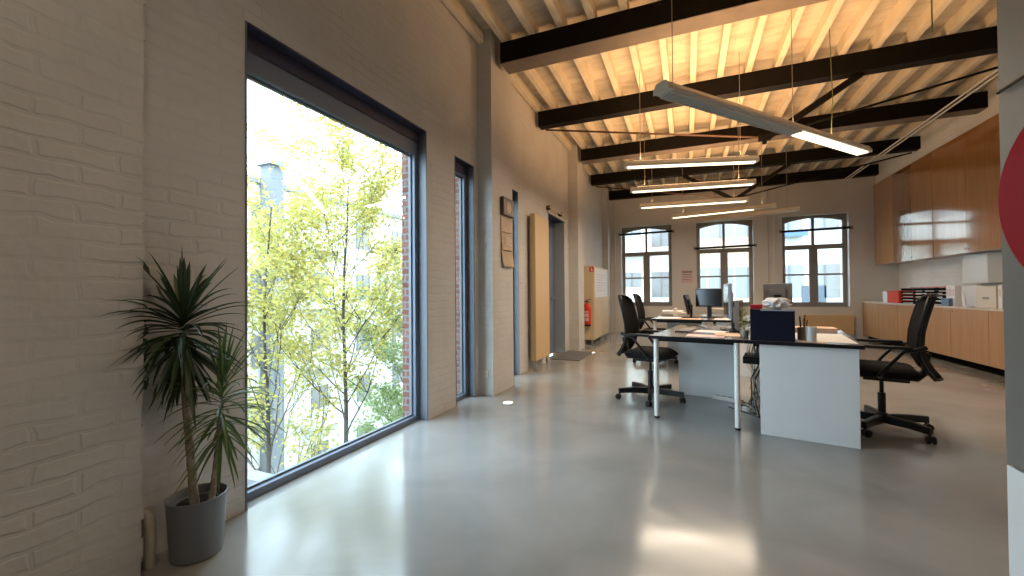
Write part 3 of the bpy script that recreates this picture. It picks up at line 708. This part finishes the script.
# monitors
def monitor(name_label, loc, rz, w=.52, h=.33, back='monback', zb=.12, tilt=0, group='computer monitors', thick=.03):
    t = thing('computer_monitor', name_label, 'monitor', loc, rz, group)
    T = Matrix.Rotation(R(tilt), 4, 'Y')
    def tr(m): m.v = [tuple(T @ (Vector(v)-Vector((0, 0, zb+h/2))) + Vector((0, 0, zb+h/2))) for v in m.v]; return m
    tr(MB().box(-thick, 0, -w/2, w/2, zb, zb+h).box(-thick-.02, -thick, -w*.3, w*.3, zb+h*.2, zb+h*.75)).build('housing', M[back], t, bevel=.006)
    tr(MB().box(.0005, .003, -w/2+.012, w/2-.012, zb+.02, zb+h-.012)).build('screen', M['screen'], t)
    MB().box(-.075, -.045, -.03, .03, .01, zb+h*.5).build('stand_neck', M['black'], t, bevel=.004)
    MB().box(-.13, .05, -.11, .11, 0, .012).build('stand_base', M['black'], t, bevel=.004)
    return t
vdir = RA+PI/2
monitor('silver backed monitor seen edge-on on the left near desk', dk(.53, .93), RA+R(192), w=.40, h=.35, zb=.115)
t = monitor('dark monitor seen edge-on behind the silver monitor on the near desks', dk(.675, .80), RA+R(-2), w=.26, h=.27, back='brownback', zb=.03, thick=.045)
monitor('black screened monitor facing the camera in front of the middle window', dk2(.74, .55), R(-104), w=.36, h=.27, back='black', zb=.16)
monitor('slanted black monitor with pale edge on the far left desk', dk2(.455, .40), R(172), w=.34, h=.29, back='black', zb=.05, tilt=12)
monitor('taupe backed monitor standing behind the crumpled paper bag', dk(.97, 1.10), R(78), w=.24, h=.22, back='brownback', zb=.24)
# clutter: folder stack, phone, cups
for k, (lb, mt) in enumerate((('grey folder, bottom one of the pile on the far left desk', 'framefar'), ('pale folder, middle one of the pile on the far left desk', 'cream'), ('white folder, top one of the pile on the far left desk', 'paper'))):
    o = MB().box(-.16, .16, -.12, .12, 0, .026).build('folder', M[mt], bevel=.003); o.location = dk2(.20, .98, .7410+.0275*k); o.rotation_euler = (0, 0, RB+R(2*k)); tag(o, lb, 'folder', 'pile of folders on far left desk')
t = thing('desk_phone', 'cream desk telephone beside the slanted monitor on far left desk', 'telephone', dk2(.33, .68), RB)
MB().prism([(-.09, 0), (.09, 0), (.09, .06), (-.09, .10)], -.08, .08, 'xz').build('phone_body', M['cream'], t, bevel=.006)
MB().bar((-.06, -.06, .115), (-.06, .08, .115), .04, .03).build('handset', M['cream'], t, bevel=.008)
MB().box(-.02, .07, -.0815, -.08, .02, .05).build('keypad', M['kraft'], t)
flat('paper_sheet', 'white sheet at the left edge of the far left desk', 'paper', (.22, .30), (.32, .40), 8, 'paper', fn=dk2)
flat('paper_sheet', 'peach sheet on the far left desk before the slanted monitor', 'paper', (.50, .14), (.30, .21), 10, 'peach', fn=dk2)
flat('paper_sheet', 'white sheet on the far right desk behind the silver monitor', 'paper', (.98, .20), (.32, .24), 4, 'paper', fn=dk2)
flat('paper_sheet', 'peach sheet on the far right desk in front of the black monitor', 'paper', (1.05, .50), (.21, .30), -6, 'peach', fn=dk2)
t = thing('desk_tray', 'cream letter tray under the black screened monitor', 'tray', dk2(.98, .86), RB)
for k in range(3): MB().box(-.22, .22, -.14, .14, .002+.055*k, .010+.055*k).build('tray_shelf', M['cream'], t)
for sx in (-.215, .215):
    for sy in (-.13, .13): MB().tube([(sx, sy, 0), (sx, sy, .125)], .006, 6).build('tray_post', M['cream'], t)
# cables and keyboard on the near left desk
t = thing('keyboard', 'dark keyboard lying before the silver monitor on near desk', 'keyboard', dk(.22, .62), RA+R(85))
MB().box(-.21, .21, -.065, .065, 0, .014).build('keyboard_body', M['black'], t, bevel=.004)
k = MB()
for i in range(14):
    for j in range(4): k.box(-.20+i*.0285, -.176+i*.0285, -.055+j*.028, -.032+j*.028, .014, .018)
k.build('keys', M['framefar'], t)
rr = random.Random(11)
tag(MB().tube([dk(.10, 1.25, .747), dk(.20, 1.12, .76), dk(.30, .98, .752), dk(.36, .86, .747)], .006, 6).build('desk_cable', M['black'], smooth=True), 'black cable curving over the near left desk top', 'cable')
# dark clutter and foliage at the junction of the near desks
t = thing('desk_plant', 'small green plant between the silver monitor and navy box', 'plant', dk(.735, .22), RA)
MB().lathe([(.025, 0), (.03, .003), (.035, .06), (.031, .06), (.001, .052)], n=18).build('pot', M['framefar'], t, smooth=True)
m = MB(); r = random.Random(2)
for i in range(60):
    a = r.uniform(0, 2*PI); q = Vector((math.cos(a)*r.uniform(.005, .035), math.sin(a)*r.uniform(.005, .04), r.uniform(.05, .25))); d = Vector((r.uniform(-1, 1), r.uniform(-1, 1), r.uniform(-.2, 1))).normalized()*.02; s = d.orthogonal().normalized()*.008
    m.add([q, q+d*.5+s, q+d, q+d*.5-s], [(0, 1, 2, 3)])
for i in range(5): a = i*1.25; m.tube([(0, 0, .05), (.02*math.cos(a), .02*math.sin(a), .15), (.03*math.cos(a), .035*math.sin(a), .23)], .002, 5)
m.build('foliage', M['leafg'], t, fixn=False)
# under the near desks: cable bundle, adapter tray, power strips
t = thing('cable_bundle', 'tangle of black cables hanging down between the near desks', 'cables', dk(.80, .50, 0), RA)
MB().box(-.09, .09, -.16, .16, .50, .56).build('adapter_tray', M['black'], t, bevel=.008)
r = random.Random(8)
for k in range(13):
    x0, y0 = r.uniform(-.05, .05), r.uniform(-.1, .1); p = [(x0, y0, .70)]; n = 7
    for i in range(1, n): p.append((x0+r.uniform(-.035, .035), y0+r.uniform(-.04, .04), .70-.66*i/(n-1)))
    for i in range(6): a = i*1.3+k; p.append((.02+.09*math.cos(a), .02+.09*math.sin(a), .02+.14*r.random()))
    q = []
    for i in range(len(p)-1):
        for s in (0, .5): q.append(Vector(p[i]).lerp(Vector(p[i+1]), s))
    MB().tube(q, r.choice((.004, .005, .0065)), 6).build('cable', M[r.choice(('black', 'black', 'framefar', 'kraft', 'steel'))], t, smooth=True)
def strip(label, loc, rz):
    t = thing('power_strip', label, 'power strip', loc, rz, 'power strips under the desks')
    MB().box(-.15, .15, -.028, .028, 0, .04).build('strip_body', M['socket'], t, bevel=.006)
    for i in range(4): MB().lathe([(.019, .0405), (.015, .036), (.001, .036)], c=(-.10+.065*i, 0, .001), n=14).build('socket_hole', M['framefar'], t)
    MB().tube([(.15, 0, .02), (.22, .02, .01), (.30, .08, .008), (.33, .18, .008)], .005, 6).build('cord', M['black'], t)
    return t
strip('white power strip on the floor behind the second desk leg', (.36, 4.82, 0), R(-30))
strip('white power strip on the floor below the hanging cables', (.60, 4.42, 0), R(-22))
for k, (p, lb) in enumerate((([(.35, 4.55, .006), (.50, 4.38, .006), (.62, 4.20, .006), (.80, 4.12, .006)], 'loose dark cable on the floor between leg and white panel'), ([(.40, 4.70, .006), (.55, 4.62, .006), (.70, 4.30, .006), (.62, 4.05, .006)], 'loose dark cable looping over the floor under the near desks'))):
    tag(MB().tube(p, .005, 6).build('floor_cable', M['black'], smooth=True), lb, 'cable')

# ------------------------------------------------------------------ right side cabinets
XC, XU = 3.635, 3.87
ed = [11.78, 10.93, 10.08, 9.22, 8.35, 7.49, 6.63, 5.78]
names = ['at the far wall', 'second from the far wall', 'behind the letter trays', 'right of the letter trays', 'below the perspex sheet', 'just left of the grey wall edge', 'next past the grey wall edge', 'hidden past the grey wall edge']
for i in range(7):
    y1, y0 = ed[i], ed[i+1]
    t = thing('base_cabinet', 'low honey wood base cabinet, number %s' % ['one counted from the far wall', 'two counted from the far wall', 'three counted from the far wall', 'four counted from the far wall', 'five counted from the far wall', 'six, beside the grey wall edge', 'seven, nearest the camera'][i], 'cabinet', (XC, y0, 0), 0, 'low wooden cabinets along the right wall')
    MB().box(.02, XR-XC-.03, 0, y1-y0-.001, .12, .845).build('body', M['wood'], t)
    dd = MB().box(0, .019, .003, y1-y0-.004, .115, .845).build('door', M['wood'], t, bevel=.002)
    MB().lathe([(.009, -.001), (.009, .002)], c=(0, (.05 if i % 2 else y1-y0-.05), .80), axis='x', n=12).build('knob', M['black'], dd)
    MB().box(.10, .60, .0, y1-y0-.001, 0, .119).build('plinth', M['matteblack'], t)
tag(MB().box(XC-.012, XR-.005, ed[7]+.002, ed[0], .847, .870).build('worktop', M['cream'], bevel=.002), 'thin pale worktop running along the low wooden cabinets', 'worktop')
eu = [11.78, 10.84, 10.10, 9.35, 8.42, 7.50, 6.6]
ul = ['wide-grained orange wall cabinet door column at the far wall', 'second orange wood wall cabinet from the far wall', 'third orange wood wall cabinet, left of the dark gap', 'fourth orange wood wall cabinet, right of the dark gap', 'fifth tall orange wood wall cabinet beside the grey wall', 'sixth orange wood wall cabinet, nearest the camera']
tints = [M['woodup'], wood_mat('brown_wood_veneer', (.27, .11, .034), (.33, .145, .05), .12), M['woodup'], wood_mat('amber_wood_veneer', (.41, .175, .056), (.48, .22, .075), .12), M['woodup'], M['woodup']]
for i in range(6):
    y1, y0 = eu[i], eu[i+1]
    t = thing('wall_cabinet', ul[i], 'cabinet', (XU, y0, 1.68), 0, 'tall wooden wall cabinets')
    MB().box(.02, XR-XU-.003, 0, y1-y0-.001, .01, 1.81).build('body', M['cabside'], t)
    g = .012 if i == 2 else .002
    dd = MB().box(0, .019, g, y1-y0-.002, 0, 1.81).build('door', tints[i], t, bevel=.0015)
    MB().lathe([(.008, -.012), (.011, -.006), (.006, 0)], c=(0, (.04 if i % 2 else y1-y0-.04), .06), axis='x', n=12).build('knob', M['alu'], dd)
# things on the worktop
def on_top(name, label, cat, y0, y1, h, mt, x=3.70, d=.28, parts=None, group=None):
    t = thing(name, label, cat, (x, y0, .8705), 0, group); return t
t = on_top('storage_box', 'red storage box on the worktop left of the letter trays', 'box', 10.25, 10.75, .25, 'red', x=3.72)
MB().box(0, .26, 0, .50, 0, .23).build('box_body', M['redplastic'], t, bevel=.008); MB().box(-.004, .26, -.004, .504, .20, .24).build('lid', M['redplastic'], t, bevel=.006)
t = thing('storage_box', 'white box behind the red box at the far end of the worktop', 'box', (3.76, 10.85, .8705)); MB().box(0, .2, 0, .22, 0, .22).build('box_body', M['white'], t, bevel=.004); MB().box(-.003, .203, -.003, .223, .18, .225).build('lid', M['white'], t)
for j in range(3):
    t = thing('letter_tray', 'black stacked letter trays on the worktop, %s stack' % ['far', 'middle', 'near'][j], 'letter tray', (3.70, 8.70+.47*(2-j), .8705), 0, 'stacks of black letter trays')
    for k in range(5):
        MB().box(0, .33, 0, .45, .060*k, .060*k+.006).box(0, .33, 0, .006, .060*k, .060*k+.045).box(0, .33, .444, .45, .060*k, .060*k+.045).build('tray', M['black'], t)
        if k < 4: MB().box(.02, .31, .02, .43, .060*k+.0065, .060*k+.018).build('papers', M['paper'], t)
    for yy in (.02, .43): MB().box(.30, .33, yy-.012, yy+.012, .0, .29).build('tray_post', M['black'], t)
t = thing('red_folder', 'red folder lying tilted on top of the letter trays', 'folder', (3.74, 8.75, .8705+.292), R(3)); MB().box(0, .30, 0, .62, 0, .012).build('cover', M['redplastic'], t); MB().box(.01, .29, .01, .50, .013, .022).build('papers', M['paper'], t); 
t = thing('red_ruler', 'thin red stick lying on the letter trays', 'ruler', (3.72, 9.40, .8705+.292)); MB().bar((0, 0, .005), (.1, .55, .005), .03, .01).build('blade', M['red'], t); MB().bar((.1, .56, .005), (.12, .64, .005), .05, .01).build('grip', M['black'], t)
for j in range(4):
    t = thing('ring_binder', ['white binder nearest the letter trays', 'white binder second from the letter trays', 'white binder third from the letter trays', 'blue low binder in front of the white ones'][j], 'binder', (3.72 if j < 3 else 3.665, 8.42+.078*(2-j) if j < 3 else 8.46, .8705), 0, 'binders beside the letter trays')
    hh = .31 if j < 3 else .12; MB().box(0, .28 if j < 3 else .05, 0, .072 if j < 3 else .2, 0, hh).build('cover', M['paper' if j < 3 else 'blue'], t, bevel=.003)
    if j < 3: MB().box(-.001, .001, .015, .057, .16, .26).build('spine_label', M['pink'], t)
t = thing('perspex_sheet', 'grey translucent sheet leaning beside the white binders', 'sheet', (3.76, 7.98, .8705)); MB().box(0, .01, 0, .36, 0, .31).build('sheet', M['alugrey'], t); MB().box(-.02, .04, .05, .31, 0, .012).build('foot', M['alu'], t)
t = thing('card_stand', 'white folded card standing in front of the grey sheet', 'card', (3.665, 8.02, .8705)); MB().prism([(0, 0), (.06, 0), (.10, .20), (.09, .20)], 0, .003, 'yz').prism([(0, 0), (.06, 0), (.10, .20), (.09, .20)], .02, .023, 'yz').build('card', M['paper'], t)
t = thing('storage_box', 'cream cardboard box right of the grey sheet on the worktop', 'box', (3.72, 7.50, .8705)); MB().box(0, .28, 0, .42, 0, .30).build('box_body', M['cream'], t, bevel=.003); MB().box(-.001, 0, .14, .28, .12, .15).build('hand_hole', M['framefar'], t)
for j in range(4):
    t = thing('ring_binder', ['white binder at the near end of the worktop', 'dark binder first at the near end of the worktop', 'dark binder second at the near end of the worktop', 'dark binder third at the near end of the worktop'][j], 'binder', (3.72, 7.39-.08*j, .8705), 0, 'binders at the near end of the worktop')
    MB().box(0, .28, 0, .074, 0, .315).build('cover', M['paper' if j == 0 else 'framefar'], t, bevel=.003); MB().box(-.001, .001, .015, .06, .16, .26).build('spine_label', M['cream'], t)
t = thing('wall_box', 'white box mounted on the brick wall under the tall cabinets', 'box', (4.08, 8.40, 1.22)); MB().box(0, .215, 0, .62, 0, .45).build('box_body', M['white'], t, bevel=.006); MB().box(-.004, 0, .02, .60, .06, .43).build('cover', M['white'], t, bevel=.002)

# ------------------------------------------------------------------ fire hose reel
t = thing('hose_reel', 'large red fire hose reel at the right edge on the grey wall', 'hose reel', (.832, 1.055, 1.32), R(31))
# local axis: disc normal along -y after rotation points toward the room
a = MB().lathe([(.001, -.075), (.06, -.078), (.10, -.070), (.255, -.070), (.282, -.062), (.290, -.050), (.286, -.042), (.10, -.055)], axis='x', n=64).build('front_disc', M['red'], t, smooth=True)
MB().lathe([(.10, .055), (.286, .042), (.290, .050), (.282, .062), (.255, .070), (.001, .070)], axis='x', n=64).build('rear_disc', M['red'], t, smooth=True)
MB().lathe([(.09, -.055), (.09, .055)], axis='x', n=32).build('drum', M['red'], t)
pts = []
for i in range(220):
    tt = i/219; a_ = tt*2*PI*9; pts.append((-.033+.022*(int(tt*9) % 4), (.12+.12*tt)*math.cos(a_), (.12+.12*tt)*math.sin(a_)))
MB().tube(pts, .0125, 8).build('hose', M['black'], t, smooth=True)
MB().tube([(.07, 0, 0), (.15, 0, 0), (.15, -.02, 0)], .018, 12).build('axle_arm', M['black'], t)
MB().box(-.03, .05, -.02, .03, .288, .302).build('hose_guide', M['black'], t, bevel=.004)
t2 = MB().bar((.12, .10, 0), (.16, .10, 0), .04, .30).build('wall_bracket', M['red'], t)

# ------------------------------------------------------------------ outside
def tree(label, loc, top, seed, leafmat, rad=1.6, nb=26, start=.35, nleaf=9000, tr=.07, el0=(25, 50), lean=(0, 0), flat_=.5):
    r = random.Random(seed); t = thing('courtyard_tree', label, 'tree', loc, 0, 'trees outside the large window')
    H_ = top-loc[2]; m = MB(); tips = []; lead = []; p = Vector((0, 0, 0)); n = 14
    for i in range(n+1): lead.append(Vector((lean[0]*(i/n)**2+.05*math.sin(i*.9+seed), lean[1]*(i/n)**2+.05*math.sin(i*1.3+seed), H_*i/n)))
    m.tube(lead, [tr*(1-.85*i/n) for i in range(n+1)], 9, cap=False)
    def at(f): k = min(int(f*n), n-1); return lead[k].lerp(lead[k+1], f*n-k)
    def branch(p, d, L, rd, lv):
        q = p.copy(); pts = [q.copy()]; k = 6
        for i in range(k):
            d = (d + Vector((r.uniform(-.13, .13), r.uniform(-.13, .13), .05))).normalized(); q = q+d*(L/k); pts.append(q.copy())
        m.tube(pts, [rd*(1-.75*i/k) for i in range(k+1)], 6 if lv < 2 else 4, cap=False)
        if lv >= 1: tips.extend(pts[2:])
        else: tips.extend(pts[4:])
        if lv < 2:
            for i in range(5 if lv == 0 else 4):
                b = pts[r.randint(2, k)]; a = r.uniform(-1, 1); s_ = d.cross(Vector((0, 0, 1))).normalized()
                nd = (d*.7 + s_*a + Vector((0, 0, r.uniform(-.15, .45)))).normalized(); branch(b, nd, L*r.uniform(.35, .6), rd*.5, lv+1)
    for i in range(nb):
        f = start+(.97-start)*i/nb; az = i*2.4+r.uniform(-.4, .4); el = R(r.uniform(*el0)); L = rad*(1.1-.45*(f-start)/(1-start))*r.uniform(.7, 1.1)
        branch(at(f), Vector((math.cos(az)*math.cos(el), math.sin(az)*math.cos(el), math.sin(el))), L, tr*.4*(1.1-f), 0)
    lim = XL-.75-loc[0]; m.v = [(min(v[0], lim), v[1], v[2]) for v in m.v]
    m.build('trunk', M['treebark'], t, smooth=True)
    f = MB()
    for i in range(nleaf):
        c = r.choice(tips); q = c+Vector((r.gauss(0, .11), r.gauss(0, .11), r.gauss(0, .05)))
        if q.x > lim-.15: continue
        d = Vector((r.uniform(-1, 1), r.uniform(-1, 1), r.uniform(-.8, .1))).normalized(); s = d.orthogonal().normalized(); s = Matrix.Rotation(r.uniform(0, PI), 3, d) @ s
        L = r.uniform(.06, .10); w = L*.26
        f.add([q, q+d*L*.5+s*w, q+d*L, q+d*L*.5-s*w], [(0, 1, 2, 3)])
    f.build('foliage', M[leafmat], t, fixn=False)
    return t
tree('slender tree with yellow green leaves filling the middle of the large window', (-6.2, 6.25, -9.2), 3.4, 21, 'leafy', rad=2.3, nb=24, start=.60, nleaf=19000, tr=.085, el0=(32, 58))
tree('bare branched tree with sparse yellow leaves at the left of the window', (-6.4, 4.75, -9.2), 2.6, 33, 'leafy', rad=1.9, nb=18, start=.50, nleaf=7000, tr=.075, el0=(48, 70))
tree('bushy green tree low in the right part of the large window', (-5.9, 7.9, -9.2), .9, 41, 'leafg', rad=1.5, nb=34, start=.45, nleaf=15000, tr=.08)
tag(MB().box(-60, 60, -40, 90, -9.4, -9.2).build('courtyard_ground', M['ground']), None, None, kind='structure')
# lower flat roof with coping, just outside the big window
t = thing('flat_roof', 'low flat roof with pale coping outside the window bottom left corner', 'roof', (0, 0, 0))
MB().box(-6.5, XL-.36, -2.5, 2.28, -.75, -.42).build('roof_slab', M['paving'], t); MB().box(-6.6, XL-.36, 2.28, 2.42, -.75, -.36).build('coping', M['coping'], t)
# buildings
def building(label, x0, x1, y0, y1, z1, mt, face, rows, cols, wz=1.5, ww=1.1, balc=False, group='buildings outside', z0=-9.2, dz=3.0, off=1.0):
    t = thing('apartment_building', label, 'building', ((x0+x1)/2, (y0+y1)/2, z0), 0, group); cx, cy = (x0+x1)/2, (y0+y1)/2
    MB().box(x0-cx, x1-cx, y0-cy, y1-cy, 0, z1-z0).build('facade', M[mt], t)
    MB().box(x0-cx-.15, x1-cx+.15, y0-cy-.15, y1-cy+.15, z1-z0, z1-z0+.25).build('parapet', M['coping'], t)
    n = cols
    for i in range(rows):
        for j in range(n):
            z = off+dz*i
            if face == 'x':
                y = y0-cy+(y1-y0)*(j+.5)/n; X = x1-cx
                w = MB().box(X-.02, X+.02, y-ww/2, y+ww/2, z, z+wz).build('window', M['dwin'], t); MB().box(X+.02, X+.05, y-.04, y+.04, z, z+wz).box(X+.02, X+.05, y-ww/2, y-ww/2+.07, z, z+wz).box(X+.02, X+.05, y+ww/2-.07, y+ww/2, z, z+wz).build('frame', M['facade2'], w)
                if balc and j % 2: MB().box(X, X+.9, y-1.2, y+1.2, z-.4, z-.25).box(X+.84, X+.9, y-1.2, y+1.2, z-.25, z+.6).build('balcony', M[mt], t)
            else:
                x = x0-cx+(x1-x0)*(j+.5)/n; Y = y0-cy
                w = MB().box(x-ww/2, x+ww/2, Y-.02, Y+.02, z, z+wz).build('window', M['dwin'], t); MB().box(x-.04, x+.04, Y-.05, Y-.02, z, z+wz).build('frame', M['facade2'], w)
                if balc and j % 2: MB().box(x-1.2, x+1.2, Y-.9, Y, z-.4, z-.25).box(x-1.2, x+1.2, Y-.9, Y-.84, z-.25, z+.6).build('balcony', M[mt], t)
    return t
building('white apartment block with balconies seen behind the trees', -26, -18, 11.5, 34, 6.2, 'facade', 'x', 5, 7, balc=True)
building('narrow grey stair tower beside the white apartment block', -17.9, -17.2, 12.95, 13.6, 7.0, 'facade2', 'x', 5, 1, ww=.6)
building('low white block at the left behind the bare tree', -24, -17, 2, 11.2, 3.4, 'facade', 'x', 4, 4)
building('white building seen through the left arched window', -9, -.6, 26, 34, 9.5, 'facade', 'y', 6, 5, balc=True)
building('peach coloured building seen through the middle arched window', -.3, 3.3, 23, 31, 12.5, 'peachwall', 'y', 7, 3)
bw = building('white building with blue awning seen through the right arched window', 3.6, 6.3, 22.5, 31, 11.5, 'facade', 'y', 7, 2, balc=False)
building('pale pinkish building at the right edge of the right arched window', 6.65, 12, 21.5, 31, 11.5, 'peachwall', 'y', 6, 4)
MB().box(4.75-4.95, 5.65-4.95, -4.30, -4.26, 7.0, 10.55).build('doorway', M['screen2'], bw)
t = thing('awning', 'blue awning strip on the building behind the right arched window', 'awning', (4.9, 22.3, 3.6)); MB().box(-.95, -.05, -.6, .19, 0, .14).build('canopy', M['bluesign'], t); MB().box(-.95, -.05, -.62, -.6, -.08, .14).build('valance', M['bluesign'], t)

# ------------------------------------------------------------------ light
w = bpy.data.worlds.new('world'); sc.world = w; w.use_nodes = True; nt = w.node_tree; bg = nt.nodes['Background']
bg.inputs[0].default_value = (.64, .82, 1.0, 1); bg.inputs[1].default_value = 9.3
# unseen lamps added behind the camera to light the near end of the hall
for (xx, yy) in ((-.5, .2), (-.5, -1.8)):
    t = thing('pendant_lamp', 'unseen linear pendant lamp added behind the camera', 'lamp', (xx, yy, 3.3), 0, 'added lamps behind the viewpoint')
    MB().prism([(-.05, 0), (.05, 0), (.03, .07), (-.03, .07)], -.7, .7, 'yz').build('lamp_body', M['alugrey'], t); MB().box(-.68, .68, -.035, .035, -.012, 0).build('diffuser', M['lampon'], t)
    for s in (-.5, .5): MB().tube([(s, 0, .07), (s, 0, ZD-3.3)], .0035, 6).build('suspension_wire', M['steel'], t)
def area(name, loc, rot, sx, sy, power, col):
    l = bpy.data.lights.new(name, 'AREA'); l.shape = 'RECTANGLE'; l.size = sx; l.size_y = sy; l.energy = power; l.color = col
    o = bpy.data.objects.new(name, l); C.objects.link(o); o.location = loc; o.rotation_euler = rot; return o
WARM = (1., .55, .25)
for (a, b, p) in (((-.20, 3.42), (1.95, 6.06), 21), ((-.71, 5.37), (.79, 5.81), 30), ((-.81, 6.74), (.92, 7.0), 26), ((-.81, 8.1), (.98, 8.28), 14), ((-.30, 9.50), (1.54, 9.10), 16)):
    rz = math.atan2(b[1]-a[1], b[0]-a[0]); L = math.hypot(b[0]-a[0], b[1]-a[1])
    area('lamp_uplight', ((a[0]+b[0])/2, (a[1]+b[1])/2, 2.80), (PI, 0, rz), L*.9, .08, p, WARM)
    area('lamp_downlight', ((a[0]+b[0])/2, (a[1]+b[1])/2, 2.68), (0, 0, rz), L*.9, .08, p*.95, (1., .82, .62))
for (xx, yy) in ((-.5, .2), (-.5, -1.8)): area('lamp_downlight', (xx, yy, 3.27), (0, 0, 0), 1.3, .07, 8, (1., .82, .62))  # added fill light from the unseen lamps behind the camera

vs = sc.view_settings; vs.view_transform = 'Standard'; vs.look = 'None'; vs.exposure = 0.4; vs.gamma = 1; vs.use_curve_mapping = False
cy = sc.cycles; cy.use_denoising = True; cy.max_bounces = 10; cy.diffuse_bounces = 6; cy.glossy_bounces = 4; cy.transparent_max_bounces = 12; cy.sample_clamp_indirect = 6; cy.caustics_reflective = False; cy.caustics_refractive = False
